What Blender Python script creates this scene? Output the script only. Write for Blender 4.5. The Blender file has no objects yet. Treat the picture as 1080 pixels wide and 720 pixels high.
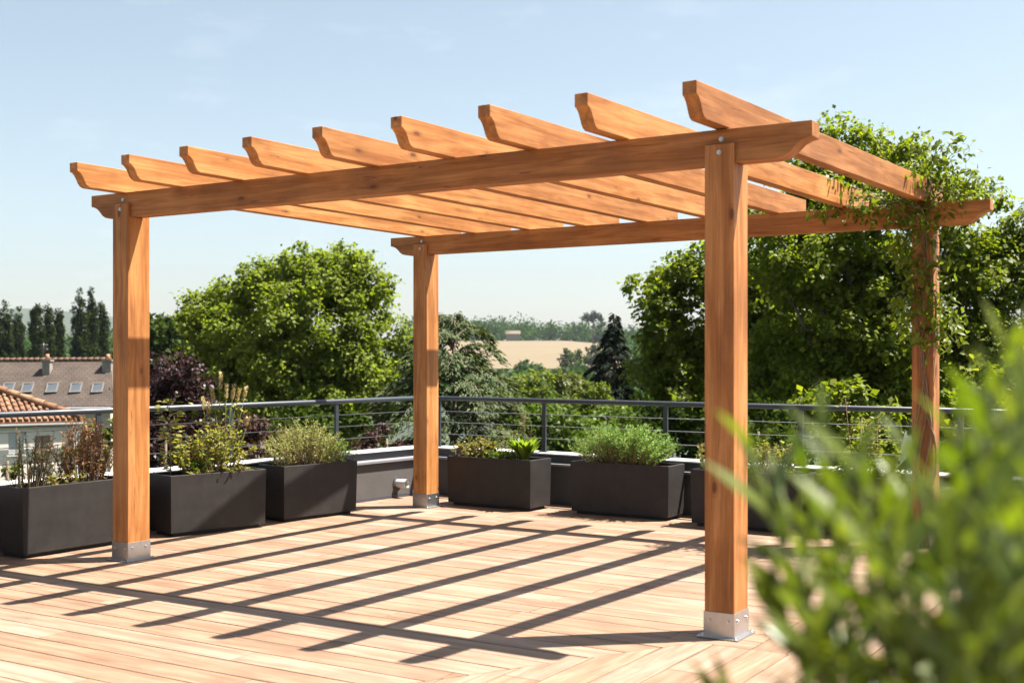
import bpy, math, random
import numpy as np
from mathutils import Vector, Matrix
R = math.radians
SC = bpy.context.scene
COL = SC.collection
H = 1.4                                  # eye height above the deck, metres
F = 1278.0
rng = np.random.default_rng(7)
random.seed(7)

# ------------------------------------------------------------------ helpers
def W(px, py, Y):
    return Vector(((px - 540) / F * Y, Y, H - (py - 378) / F * Y))
def G(x, y, z=0.0):
    return Vector((x * H, y * H, z * H))
U = Vector((.849, -.528, 0)).normalized()
V = Vector((.528, .849, 0)).normalized()
ZZ = Vector((0, 0, 1))

def tag(o, label=None, cat=None, group=None, kind=None):
    if label: o['label'] = label
    if cat: o['category'] = cat
    if group: o['group'] = group
    if kind: o['kind'] = kind
    return o
def thing(name, label, cat, loc=(0, 0, 0), group=None):
    o = bpy.data.objects.new(name, None); COL.objects.link(o)
    o.location = loc; o.empty_display_size = .2
    return tag(o, label, cat, group)

def frame(loc, x, y=None):
    """matrix with local X along x, local Z near world up"""
    x = Vector(x).normalized()
    z = ZZ if abs(x.z) < .9 else Vector((0, 1, 0))
    y = z.cross(x).normalized(); z = x.cross(y)
    m = Matrix((x, y, z)).transposed().to_4x4(); m.translation = Vector(loc)
    return m

class MB:
    def __init__(s): s.v = []; s.f = []; s.m = []; s.sm = []
    def add(s, vs, fs, mi=0, smooth=False):
        b = len(s.v); s.v += [tuple(p) for p in vs]
        for f in fs:
            s.f.append([i + b for i in f]); s.m.append(mi); s.sm.append(smooth)
    def box(s, lo, hi, mi=0, M=None):
        x0, y0, z0 = lo; x1, y1, z1 = hi
        vs = [(x0,y0,z0),(x1,y0,z0),(x1,y1,z0),(x0,y1,z0),(x0,y0,z1),(x1,y0,z1),(x1,y1,z1),(x0,y1,z1)]
        if M is not None: vs = [M @ Vector(p) for p in vs]
        s.add(vs, [(0,3,2,1),(4,5,6,7),(0,1,5,4),(1,2,6,5),(2,3,7,6),(3,0,4,7)], mi)
    def prism(s, poly, y0, y1, mi=0):
        """poly = [(x, z)] extruded along y"""
        n = len(poly)
        vs = [(p[0], y0, p[1]) for p in poly] + [(p[0], y1, p[1]) for p in poly]
        fs = [list(range(n)), list(range(2*n-1, n-1, -1))]
        for i in range(n):
            j = (i + 1) % n
            fs.append((i, i + n, j + n, j))
        s.add(vs, fs, mi)
    def flat(s, poly, z0, z1, mi=0):
        n = len(poly)
        vs = [(p[0], p[1], z0) for p in poly] + [(p[0], p[1], z1) for p in poly]
        fs = [list(range(n-1, -1, -1)), list(range(n, 2*n))]
        for i in range(n):
            j = (i + 1) % n
            fs.append((i, j, j + n, i + n))
        s.add(vs, fs, mi)
    def tube(s, pts, rad, n=8, mi=0, caps=True):
        pts = [Vector(p) for p in pts]
        if not hasattr(rad, '__len__'): rad = [rad] * len(pts)
        vs = []; prev = None
        for i, p in enumerate(pts):
            d = (pts[min(i+1, len(pts)-1)] - pts[max(i-1, 0)])
            d = d.normalized() if d.length > 1e-9 else ZZ
            a = d.orthogonal().normalized() if prev is None else (prev - d * prev.dot(d)).normalized()
            prev = a; b = d.cross(a)
            for k in range(n):
                t = 2 * math.pi * k / n
                vs.append(p + (a * math.cos(t) + b * math.sin(t)) * rad[i])
        fs = []
        for i in range(len(pts) - 1):
            for k in range(n):
                k2 = (k + 1) % n
                fs.append((i*n+k, i*n+k2, (i+1)*n+k2, (i+1)*n+k))
        s.add(vs, fs, mi, True)
        if caps:
            b = len(s.v) - len(vs)
            s.f.append([b + k for k in range(n-1, -1, -1)]); s.m.append(mi); s.sm.append(False)
            e = b + (len(pts) - 1) * n
            s.f.append([e + k for k in range(n)]); s.m.append(mi); s.sm.append(False)
    def build(s, name, mats, parent=None, M=None, bevel=0):
        me = bpy.data.meshes.new(name)
        me.from_pydata(s.v, [], s.f)
        if not isinstance(mats, (list, tuple)): mats = [mats]
        for m in mats: me.materials.append(m)
        me.polygons.foreach_set('material_index', s.m)
        me.polygons.foreach_set('use_smooth', s.sm)
        me.update()
        o = bpy.data.objects.new(name, me); COL.objects.link(o)
        if parent is not None:
            o.parent = parent
            # the mesh is given in world space unless M is set; the parent is an unrotated Empty
            pl = wloc(parent)
            o.matrix_local = Matrix.Translation(-pl) @ (M if M is not None else Matrix())
        elif M is not None: o.matrix_world = M
        if bevel:
            b = o.modifiers.new('bevel', 'BEVEL'); b.width = bevel; b.segments = 2; b.limit_method = 'ANGLE'
            b.angle_limit = R(25)
        return o
def wmat(o):
    m = o.matrix_basis.copy() if o.parent is None else wmat(o.parent) @ o.matrix_basis
    return m
def wloc(o): return wmat(o).translation
def reparent_build(mb, name, mats, parent, bevel=0, M=None):
    """child of a mesh part that may be rotated: verts in world space"""
    o = mb.build(name, mats, None, None, bevel)
    o.parent = parent; o.matrix_local = wmat(parent).inverted() @ (M if M is not None else Matrix())
    return o

def leaves(name, P, D, N, L, Wd, mat, parent=None, curl=.12, long=False):
    """one mesh of leaf shaped faces. P base, D direction, N rough normal, L lengths, Wd widths"""
    P = np.asarray(P, float); D = np.asarray(D, float); N = np.asarray(N, float)
    n = len(P)
    L = np.broadcast_to(np.asarray(L, float), (n,))[:, None]; Wd = np.broadcast_to(np.asarray(Wd, float), (n,))[:, None]
    D = D / (np.linalg.norm(D, axis=1, keepdims=True) + 1e-9)
    S = np.cross(D, N); S /= (np.linalg.norm(S, axis=1, keepdims=True) + 1e-9)
    N = np.cross(S, D)
    if parent is not None: P = P - np.array(wloc(parent))
    if long:
        c = [P, P+D*L*.28+S*Wd*.42+N*Wd*.12, P+D*L*.6+S*Wd*.45-N*L*curl*.35+N*Wd*.12, P+D*L-N*L*curl,
             P+D*L*.6-S*Wd*.45-N*L*curl*.35+N*Wd*.12, P+D*L*.28-S*Wd*.42+N*Wd*.12, P+D*L*.3, P+D*L*.62-N*L*curl*.35]
        k = 8; faces = np.array([[0,1,6,0],[0,6,5,0],[1,2,7,6],[6,7,4,5],[2,3,7,2],[7,3,4,7]])
        v = np.stack(c, 1).reshape(-1, 3)
        me = bpy.data.meshes.new(name)
        fl = []
        tri = [(0,1,6),(0,6,5),(1,2,7),(1,7,6),(6,7,4),(6,4,5),(2,3,7),(7,3,4)]
        fs = (np.arange(n)[:, None, None] * k + np.array(tri)[None]).reshape(-1, 3)
        w = 3
    else:
        c = [P, P+D*L*.45+S*Wd*.5+N*Wd*.08, P+D*L-N*L*curl, P+D*L*.45-S*Wd*.5+N*Wd*.08]
        v = np.stack(c, 1).reshape(-1, 3)
        fs = (np.arange(n)[:, None] * 4 + np.arange(4)[None])
        me = bpy.data.meshes.new(name); w = 4
    me.vertices.add(len(v)); me.vertices.foreach_set('co', v.astype(np.float32).ravel())
    m = len(fs)
    me.loops.add(m * w); me.loops.foreach_set('vertex_index', fs.astype(np.int32).ravel())
    me.polygons.add(m)
    me.polygons.foreach_set('loop_start', (np.arange(m) * w).astype(np.int32))
    me.polygons.foreach_set('loop_total', np.full(m, w, np.int32))
    if long: me.polygons.foreach_set('use_smooth', np.ones(m, bool))
    me.update(calc_edges=True); me.validate()
    me.materials.append(mat)
    o = bpy.data.objects.new(name, me); COL.objects.link(o)
    if parent is not None: o.parent = parent
    return o
def unit(n):
    a = rng.normal(size=(n, 3)); return a / np.linalg.norm(a, axis=1, keepdims=True)

# ------------------------------------------------------------------ materials
def nodes(name):
    m = bpy.data.materials.new(name); m.use_nodes = True
    nt = m.node_tree; nt.nodes.clear()
    return m, nt, nt.nodes, nt.links
def ramp(n, stops):
    r = n.new('ShaderNodeValToRGB'); e = r.color_ramp.elements
    while len(e) < len(stops): e.new(.5)
    for i, (p, c) in enumerate(stops):
        e[i].position = p; e[i].color = (*c, 1)
    return r
def mixc(n, l, a, b, fac, mode='MIX'):
    x = n.new('ShaderNodeMix'); x.data_type = 'RGBA'; x.blend_type = mode
    for s, val in ((0, fac), (6, a), (7, b)):
        if hasattr(val, 'links'): l.new(val, x.inputs[s])
        elif s == 0: x.inputs[0].default_value = val
        else: x.inputs[s].default_value = (*val, 1)
    return x.outputs[2]
def basic(name, col, rough=.6, metal=0, var=.15, scale=6, bump=.0, bscale=60, spec=.5):
    m, nt, n, l = nodes(name)
    out = n.new('ShaderNodeOutputMaterial'); p = n.new('ShaderNodeBsdfPrincipled')
    l.new(p.outputs[0], out.inputs[0])
    tc = n.new('ShaderNodeTexCoord')
    nz = n.new('ShaderNodeTexNoise'); nz.inputs['Scale'].default_value = scale; nz.inputs['Detail'].default_value = 6
    nz.inputs['Roughness'].default_value = .65
    l.new(tc.outputs['Object'], nz.inputs['Vector'])
    r = ramp(n, [(.3, tuple(c * (1 - var) for c in col)), (.7, tuple(min(1, c * (1 + var)) for c in col))])
    l.new(nz.outputs[0], r.inputs[0]); l.new(r.outputs[0], p.inputs['Base Color'])
    p.inputs['Roughness'].default_value = rough; p.inputs['Metallic'].default_value = metal
    p.inputs['Specular IOR Level'].default_value = spec
    if bump:
        b = n.new('ShaderNodeTexNoise'); b.inputs['Scale'].default_value = bscale; b.inputs['Detail'].default_value = 4
        l.new(tc.outputs['Object'], b.inputs['Vector'])
        bn = n.new('ShaderNodeBump'); bn.inputs['Strength'].default_value = bump; bn.inputs['Distance'].default_value = .02
        l.new(b.outputs[0], bn.inputs['Height']); l.new(bn.outputs[0], p.inputs['Normal'])
    return m
def leafmat(name, cols, trans=.35, rough=.5, spec=.2, patch=.0, pscale=.5):
    """cols: colours spread over the leaves at random"""
    m, nt, n, l = nodes(name)
    out = n.new('ShaderNodeOutputMaterial'); p = n.new('ShaderNodeBsdfPrincipled')
    t = n.new('ShaderNodeBsdfTranslucent'); mx = n.new('ShaderNodeMixShader'); mx.inputs[0].default_value = trans
    g = n.new('ShaderNodeNewGeometry')
    r = ramp(n, [(i / max(1, len(cols) - 1), c) for i, c in enumerate(cols)])
    l.new(g.outputs['Random Per Island'], r.inputs[0])
    c = r.outputs[0]
    l.new(c, p.inputs['Base Color'])
    tc2 = mixc(n, l, c, (1.9, 2.0, .7), 1.0, 'MULTIPLY')
    l.new(tc2, t.inputs[0])
    p.inputs['Roughness'].default_value = rough; p.inputs['Specular IOR Level'].default_value = spec
    l.new(p.outputs[0], mx.inputs[1]); l.new(t.outputs[0], mx.inputs[2]); l.new(mx.outputs[0], out.inputs[0])
    return m
def woodmat(name, light, dark, knot, rot=0.0, island=False, coord='Object', streak=1.0, rough=.55, knots=True, weather=None):
    m, nt, n, l = nodes(name)
    out = n.new('ShaderNodeOutputMaterial'); p = n.new('ShaderNodeBsdfPrincipled'); l.new(p.outputs[0], out.inputs[0])
    tc = n.new('ShaderNodeTexCoord'); oi = n.new('ShaderNodeObjectInfo'); g = n.new('ShaderNodeNewGeometry')
    rnd = g.outputs['Random Per Island'] if island else oi.outputs['Random']
    m1 = n.new('ShaderNodeMapping'); m1.inputs['Rotation'].default_value = (0, 0, -rot)
    l.new(tc.outputs[coord], m1.inputs[0])
    off = n.new('ShaderNodeCombineXYZ')
    mu = n.new('ShaderNodeMath'); mu.operation = 'MULTIPLY'; mu.inputs[1].default_value = 37.0
    l.new(rnd, mu.inputs[0])
    for i in range(3): l.new(mu.outputs[0], off.inputs[i])
    ad = n.new('ShaderNodeVectorMath'); ad.operation = 'ADD'
    l.new(m1.outputs[0], ad.inputs[0]); l.new(off.outputs[0], ad.inputs[1])
    def mp(sx, sy, sz):
        k = n.new('ShaderNodeMapping'); k.inputs['Scale'].default_value = (sx, sy, sz); l.new(ad.outputs[0], k.inputs[0]); return k
    def noise(vec, sc, det=5, dist=0.0, rg=.6):
        k = n.new('ShaderNodeTexNoise'); k.inputs['Scale'].default_value = sc; k.inputs['Detail'].default_value = det
        k.inputs['Distortion'].default_value = dist; k.inputs['Roughness'].default_value = rg
        l.new(vec.outputs[0], k.inputs['Vector']); return k
    a = noise(mp(.7, 9, 9), 2.0, 6, .6)          # broad figure along the length
    b = noise(mp(1.5, 60, 60), 2.2, 4, .2)       # fine grain
    c = noise(mp(1, 1, 1), 2.2, 4)               # blotches
    ra = ramp(n, [(.30, tuple(k * .85 for k in dark)), (.42, dark), (.60, light)]); l.new(a.outputs[0], ra.inputs[0])
    rb = ramp(n, [(.35, (.58,)*3), (.6, (1.08,)*3)]); l.new(b.outputs[0], rb.inputs[0])
    col = mixc(n, l, ra.outputs[0], rb.outputs[0], .5 * streak, 'MULTIPLY')
    rc = ramp(n, [(.35, (.78, .76, .74)), (.65, (1.1, 1.1, 1.1))]); l.new(c.outputs[0], rc.inputs[0])
    col = mixc(n, l, col, rc.outputs[0], .8, 'MULTIPLY')
    if knots:
        vo = n.new('ShaderNodeTexVoronoi'); vo.inputs['Scale'].default_value = 4.2
        kk = mp(.62, 1.5, 1.5); l.new(kk.outputs[0], vo.inputs['Vector'])
        rk = ramp(n, [(.05, (.95, .95, .95)), (.085, (.5,)*3), (.10, (.12,)*3), (.125, (.3,)*3), (.16, (0, 0, 0))]); l.new(vo.outputs['Distance'], rk.inputs[0])
        col = mixc(n, l, col, knot, rk.outputs[0])
        vo.inputs['Randomness'].default_value = 1
        # short checks in the timber
        ck = noise(mp(.8, 26, 26), 1.3, 2, 1.2)
        rk2 = ramp(n, [(.675, (0, 0, 0)), (.688, (.7,)*3), (.696, (.7,)*3), (.71, (0, 0, 0))]); l.new(ck.outputs[0], rk2.inputs[0])
        col = mixc(n, l, col, tuple(k * .55 for k in knot), rk2.outputs[0])
    if island:
        rr = ramp(n, weather); l.new(rnd, rr.inputs[0]); rr.color_ramp.interpolation = 'CONSTANT'
        col = mixc(n, l, col, rr.outputs[0], .7, 'MULTIPLY')
    else:
        rr = ramp(n, [(0, (.80, .77, .74)), (.5, (.97, .96, .95)), (1, (1.12, 1.13, 1.14))]); l.new(rnd, rr.inputs[0])
        col = mixc(n, l, col, rr.outputs[0], 1, 'MULTIPLY')
    l.new(col, p.inputs['Base Color'])
    p.inputs['Roughness'].default_value = rough
    p.inputs['Specular IOR Level'].default_value = .35
    bn = n.new('ShaderNodeBump'); bn.inputs['Strength'].default_value = .25; bn.inputs['Distance'].default_value = .003
    l.new(b.outputs[0], bn.inputs['Height']); l.new(bn.outputs[0], p.inputs['Normal'])
    return m

M = {}
M['wood'] = woodmat('larch_timber', (.465, .207, .066), (.325, .124, .031), (.12, .038, .010))
ua = math.atan2(U.y, U.x); va = math.atan2(V.y, V.x)
WEATH = [(0, (1, 1, 1)), (.12, (.90, .82, .73)), (.26, (1.12, 1.14, 1.16)), (.40, (.95, .86, .76)), (.54, (1.04, 1.02, .99)), (.66, (.86, .73, .62)), (.76, (1.0, .96, .93)), (.9, (.97, .86, .76))]
M['deck_u'] = woodmat('deck_boards', (.272, .186, .132), (.205, .132, .086), (.25, .15, .09), rot=ua, island=True, weather=WEATH, knots=False, rough=.6)
M['deck_v'] = woodmat('deck_boards_across', (.272, .186, .132), (.205, .132, .086), (.25, .15, .09), rot=va, island=True, weather=WEATH, knots=False, rough=.6)
M['steel'] = basic('galvanised_steel', (.42, .42, .42), .34, .9, .08, 25)
M['bolt'] = basic('zinc_bolt', (.5, .5, .5), .35, .9, .05)
M['planter'] = basic('anthracite_planter', (.022, .0185, .0168), .6, 0, .3, 7, .15, 300, spec=.3)
M['soil'] = basic('potting_soil', (.045, .03, .02), .95, 0, .4, 30, .6, 90)
M['paint'] = basic('grey_painted_metal', (.034, .041, .050), .38, .2, .1, 20)
M['cable'] = basic('steel_cable', (.06, .063, .068), .6, .3, .1, 20)
M['wallgrey'] = basic('grey_render', (.072, .065, .061), .8, 0, .12, 4, .3, 150)
M['band'] = basic('dark_flashing', (.06, .062, .072), .45, .2, .1, 8)
M['coping'] = basic('white_coping', (.55, .54, .53), .5, 0, .06, 5, .05)
M['flash'] = basic('zinc_flashing', (.20, .20, .21), .5, .2, .1, 8)
M['slab'] = basic('roof_membrane', (.03, .028, .026), .9)
M['stemw'] = basic('woody_stem', (.16, .10, .055), .85, 0, .3, 30)
M['stemg'] = basic('green_stem', (.12, .15, .04), .7, 0, .3, 30)
M['bark'] = basic('tree_bark', (.12, .09, .065), .9, 0, .4, 5, .8, 20)
M['pot'] = basic('foreground_pot', (.09, .085, .08), .6, 0, .15)

# ------------------------------------------------------------------ deck
# pergola floor reference: outer right-front corner of the near right post
P2 = G(.789, 4.31); P1 = G(-1.892, 5.97); P3 = G(-.571, 8.11); P4 = G(2.218, 6.376)
S = .112 * H
C = Vector((-.648, 9.1)) * H              # corner of the railing line
DL = Vector((-.594, -.804)).normalized(); DR = Vector((.81, -.586)).normalized()
NL = Vector((DL.y * -1, DL.x)).normalized()      # towards the deck
if NL.dot(-C) < 0: NL = -NL
NR = Vector((-DR.y, DR.x)).normalized()
if NR.dot(-C) < 0: NR = -NR
def clip(poly, p, nrm):
    out = []
    for i in range(len(poly)):
        a = poly[i]; b = poly[(i + 1) % len(poly)]
        da = (a - p).dot(nrm); db = (b - p).dot(nrm)
        if da >= 0: out.append(a)
        if (da >= 0) != (db >= 0): out.append(a + (b - a) * (da / (da - db)))
    return out
U2 = Vector((U.x, U.y)); V2 = Vector((V.x, V.y)); O2 = Vector((P2.x, P2.y))
IN = .068 * H
wall_clip = [(C + NL * IN, NL), (C + NR * IN, NR), (Vector((0, -3.2)), Vector((0, 1)))]
def region(conds):
    return [(O2 + U2 * u + V2 * v, (U2 * nu + V2 * nv).normalized()) for u, v, nu, nv in conds]
va0 = -.10 * H; ub = .10 * H
R_in = region([(ub, 0, -1, 0), (0, va0, 0, 1)])
R_front = region([(0, va0, 0, -1), (ub - .2 * H, va0, -1, .55)])
R_right = region([(ub, 0, 1, 0), (0, va0, 0, 1)])
R_corner = region([(0, va0, 0, -1), (ub - .2 * H, va0, 1, -.55)])
def boards(mb, along, pitch, gap, v0, conds, lmin, lmax, mi, phase, rs):
    rr = random.Random(rs)
    across = Vector((-along.y, along.x))
    for k in range(-90, 90):
        a0 = phase + k * pitch
        t = -16.0 + rr.random() * 2
        while t < 16:
            ln = rr.uniform(lmin, lmax)
            poly = [O2 + along * (t + .002) + across * (a0 + gap / 2), O2 + along * (t + ln - .002) + across * (a0 + gap / 2),
                    O2 + along * (t + ln - .002) + across * (a0 + pitch - gap / 2), O2 + along * (t + .002) + across * (a0 + pitch - gap / 2)]
            for p, nn in wall_clip + conds:
                if len(poly) < 3: break
                poly = clip(poly, p + nn * .0015, nn)
            if len(poly) >= 3:
                zt = rr.uniform(-.0015, .0)
                mb.flat([q for q in poly], -.026, zt, mi)
            t += ln
mb = MB()
boards(mb, U2, .165, .0055, 0, R_in, .9, 2.6, 0, va0, 1)
boards(mb, U2, .185, .009, 0, R_front, 3.0, 5.0, 0, va0, 2)
boards(mb, V2, .175, .006, 0, R_right, .9, 2.2, 1, -ub, 3)
boards(mb, V2, .19, .006, 0, R_corner, .8, 1.7, 1, -ub, 4)
tag(mb.build('deck', [M['deck_u'], M['deck_v']]), 'pale bleached timber deck boards of the terrace', 'deck', kind='structure')
mb = MB()
poly = [C + NL*0, C + DR * 14, Vector((C + DR*14) + Vector((0, -14))), Vector((0, -3.2)), C + DL * 15 + Vector((0, -3)), C + DL * 15]
big = [Vector((-30, -3.2)), Vector((30, -3.2)), Vector((30, 30)), Vector((-30, 30))]
for p, nn in [(C + NL * -.05, NL), (C + NR * -.05, NR)]: big = clip(big, p, nn)
mb.flat(big, -.5, -.034)
tag(mb.build('roof_slab', M['slab']), 'dark roof slab under the deck boards', 'roof', kind='structure')

# ------------------------------------------------------------------ parapet + railing
KL, KR = 8.0 * H, 7.2 * H
bis = (NL + NR); bis = bis / (1 + NL.dot(NR))
def sweep(mb, prof, mi=0):
    """prof: closed list of (inward offset, z) in metres swept along left run - corner - right run"""
    rows = []
    for base, off in ((C + DL * KL, NL), (C, bis), (C + DR * KR, NR)):
        rows.append([(base.x + off.x * d, base.y + off.y * d, z) for d, z in prof])
    n = len(prof); vs = sum(rows, []); fs = []
    for r in range(2):
        for i in range(n):
            j = (i + 1) % n
            fs.append((r*n+i, (r+1)*n+i, (r+1)*n+j, r*n+j))
    fs.append(list(range(n-1, -1, -1))); fs.append([2*n+i for i in range(n)])
    mb.add(vs, fs, mi)
def rect(d0, d1, z0, z1): return [(d0*H, z0*H), (d1*H, z0*H), (d1*H, z1*H), (d0*H, z1*H)]
par = thing('parapet', 'low grey parapet with white coping round the deck edge behind the planters', 'parapet wall', (C.x, C.y, 0))
mb = MB(); sweep(mb, rect(-.06, .066, -.35, .272)); mb.build('lower_wall', M['wallgrey'], par)
mb = MB(); sweep(mb, rect(-.055, .030, .2722, .334)); mb.build('upper_band', M['band'], par)
mb = MB(); sweep(mb, [(.0304*H, .2725*H), (.086*H, .2725*H), (.086*H, .262*H), (.088*H, .262*H), (.088*H, .277*H), (.0304*H, .284*H)])
mb.build('ledge_flashing', M['flash'], par)
mb = MB(); sweep(mb, [(-.075*H, .3345*H), (.05*H, .3345*H), (.05*H, .344*H), (-.005*H, .353*H), (-.075*H, .349*H)])
mb.build('coping', M['coping'], par, bevel=.003)
# skirting profile at the foot of the wall
mb = MB(); sweep(mb, rect(.0664, .073, .001, .022)); mb.build('foot_trim', M['band'], par)
# bolt heads and panel joints on the lower wall
rail = thing('railing', 'grey tubular railing with thin horizontal steel cables above the white coping', 'railing', (C.x, C.y, .35*H))
HR = .705 * H; rr_ = .0235
mb = MB(); a = C + DL * KL; b = C + DR * KR
mb.tube([(a.x, a.y, HR), (C.x + DL.x*.05, C.y + DL.y*.05, HR), (C.x, C.y - .0, HR), (C.x + DR.x*.05, C.y + DR.y*.05, HR), (b.x, b.y, HR)], rr_, 14)
mb.build('handrail', M['paint'], rail)
posts = [('L', k) for k in (.943, 1.88, 2.83, 3.78, 4.72, 5.66, 6.6)] + [('R', k) for k in (.13, 1.078, 2.038, 2.965, 3.91, 4.86, 5.8)]
for side, k in posts:
    d = DL if side == 'L' else DR
    q = C + d * k * H
    m = frame((q.x, q.y, 0), (d.x, d.y, 0))
    mb = MB(); mb.box((-.021, -.012, .352*H), (.021, .012, HR - rr_*.6))
    mb.box((-.05, -.035, .350*H), (.05, .035, .356*H))
    mb.build('rail_post', M['paint'], rail, M=m, bevel=.003)
for fr in (.27, .50, .745):
    z = HR + (.352*H - HR) * fr
    mb = MB()
    mb.tube([(a.x, a.y, z), (C.x, C.y, z), (b.x, b.y, z)], .0034, 6)
    mb.build('cable', M['cable'], rail)
# overflow spout
q = C + DL * (1.30*H - .93*H + .25*H) + NL * (.066*H)
def onwall(px):   # point of the left inner wall face seen at column px
    k0 = (px - 540) / F
    c = C + NL * (.066*H)
    k = (c.x - k0 * c.y) / (k0 * DL.y - DL.x)
    return c + DL * k
q = onwall(419)
zq = H - (509 - 378) / F * q.y
sp = thing('overflow_spout', 'short pale grey overflow pipe sticking out of the parapet beside the back left post', 'pipe', (q.x, q.y, zq))
mb = MB(); n3 = Vector((NL.x, NL.y, 0)); b3 = Vector((q.x, q.y, zq))
mb.tube([b3 - n3*.02, b3 + n3*.13], .042, 18, caps=False); mb.tube([b3 + n3*.13, b3 - n3*.02], .034, 18, caps=False)
mb.tube([b3 + n3*.132, b3 + n3*.118], .045, 18, caps=False)
mb.build('pipe', basic('pvc_pipe', (.5, .5, .49), .5), sp)
mb = MB(); mb.tube([b3 + n3*.0005, b3 + n3*.008], .066, 20); mb.build('flange', M['band'], sp)

# ------------------------------------------------------------------ pergola
perg = thing('pergola', 'large orange brown timber pergola with four square posts and nine rafters', 'pergola', (P1.x, P1.y, 0))
BB, BT = 1.70 * H, 1.823 * H           # beam bottom / top
LIP = 1.768 * H; TH = .080 * H
uc = -S / 2; vc = S / 2; SV = .137 * H      # the posts are a little deeper than wide
def post(P, bolts=True):
    # local frame: x along U, y along V, origin at the outer right front corner
    m = frame((P.x, P.y, 0), U)
    g0 = vc - TH / 2 - .002; g1 = vc + TH / 2 + .002
    z0 = .012
    # timber: extruded profile in (y, z) along x -> local X is the length so build lying, grain along X
    prof = [(0, z0), (SV, z0), (SV, LIP), (g1, LIP), (g1, BB - .001), (g0, BB - .001), (g0, LIP), (0, LIP)]
    mb = MB()
    n = len(prof)
    vs = [(z, -S, y) for y, z in prof] + [(z, 0, y) for y, z in prof]
    fs = [list(range(n)), list(range(2*n-1, n-1, -1))] + [(i, i+n, (i+1) % n + n, (i+1) % n) for i in range(n)]
    mb.add(vs, fs)
    # local axes: X = world up, Y = U, Z = V
    mm = Matrix((Vector((0, 0, 1)), U, V)).transposed().to_4x4(); mm.translation = Vector((P.x, P.y, 0))
    o = mb.build('post', M['wood'], perg, M=mm, bevel=.004)
    fix = [o]
    # steel shoe
    t = .004
    mb = MB(); zt = .092 * H
    mb.box((-S - t, -t, .004), (t, 0 - .0006, zt)); mb.box((-S - t, SV + .0006, .004), (t, SV + t, zt))
    mb.box((.0006, -.0003, .004), (t + .0002, SV + .0003, zt - .0004)); mb.box((-S - t - .0002, -.0003, .004), (-S - .0006, SV + .0003, zt - .0004))
    e = .032
    mb.box((-S - e, -e, .001), (e, SV + e, .007))
    reparent_build(mb, 'post_shoe', M['steel'], o, .0012, m)
    def bolt(pos, dirn, r=.0095):
        b = MB(); d = Vector(dirn)
        b.tube([Vector(pos) - d*.002, Vector(pos) + d*.003], r*1.5, 12); b.tube([Vector(pos) + d*.003, Vector(pos) + d*.009], r, 6)
        reparent_build(b, 'bolt', M['bolt'], o, 0, m)
    for x in (-S*.82, -S*.18): bolt((x, -t, zt*.68), (0, -1, 0), .006)
    for y in (SV*.2, SV*.8): bolt((t, y, zt*.68), (1, 0, 0), .006)
    for x, y in ((-S-e*.45, -e*.5), (e*.45, -e*.5), (e*.45, SV+e*.5)): bolt((x, y, .007), (0, 0, 1), .005)
    bolt((-S*.5, 0, 1.738*H), (0, -1, 0), .0085)
    bolt((-S*.48, vc - TH/2, 1.787*H), (0, -1, 0), .0085)
    return o
for P in (P1, P2, P3, P4): post(P)
def tailpoly(length, zb, zt, c, both=True, e0=.38):
    d = zt - zb
    cut = [(s_, -(e0 + (1 - e0) * q_)) for s_, q_ in ((0, 0), (.18, .08), (.35, .24), (.49, .47), (.62, .73), (.78, .91), (1.0, 1.0))]
    left = [(0, zt)] + [(s*c, zt + k*d) for s, k in cut]
    right = [(length - x, z) for x, z in reversed(left)] if both else [(length, zb), (length, zt)]
    return left + right
def member(name, a, b, zb, zt, th, c, both=True):
    a = Vector((a.x, a.y, 0)); b = Vector((b.x, b.y, 0))
    m = frame(a, b - a); mb = MB()
    mb.prism(tailpoly((b - a).length, 0, zt - zb, c, both, .38 if not both else .46), -th/2, th/2)
    m = m.copy(); m.translation = Vector((a.x, a.y, zb))
    return mb.build(name, M['wood'], perg, M=m, bevel=.004)
cen = lambda P: P + U * uc + V * vc
c1, c2, c3, c4 = cen(P1), cen(P2), cen(P3), cen(P4)
dF = (c2 - c1).normalized(); dB = (c4 - c3).normalized()
member('beam', c1 - dF * .235*H, c2 + dF * .335*H, BB, BT, TH, .13*H)
member('beam', c3 - dB * .26*H, c4 + dB * .335*H, BB, BT, TH, .13*H)
RB, RT = 1.8225 * H, 1.938 * H
r_off = [-.006, -.007, -.007, -.006, -.004, -.002, .003, .007, .013]
front_over = [.335, .362, .376, .39, .396, .388, .368, .338, .288]
for i in range(9):
    t = i / 8
    a = c1.lerp(c2, t); b = c3.lerp(c4, t)
    d = (b - a).normalized()
    member('rafter', a - d * front_over[i]*H, b + d * (.40 if i < 8 else .25)*H, RB - .006 + max(0, r_off[i]) * .5*H + (i % 3) * .0015, RT + r_off[i]*H, .055*H, .074*H, False)

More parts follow.
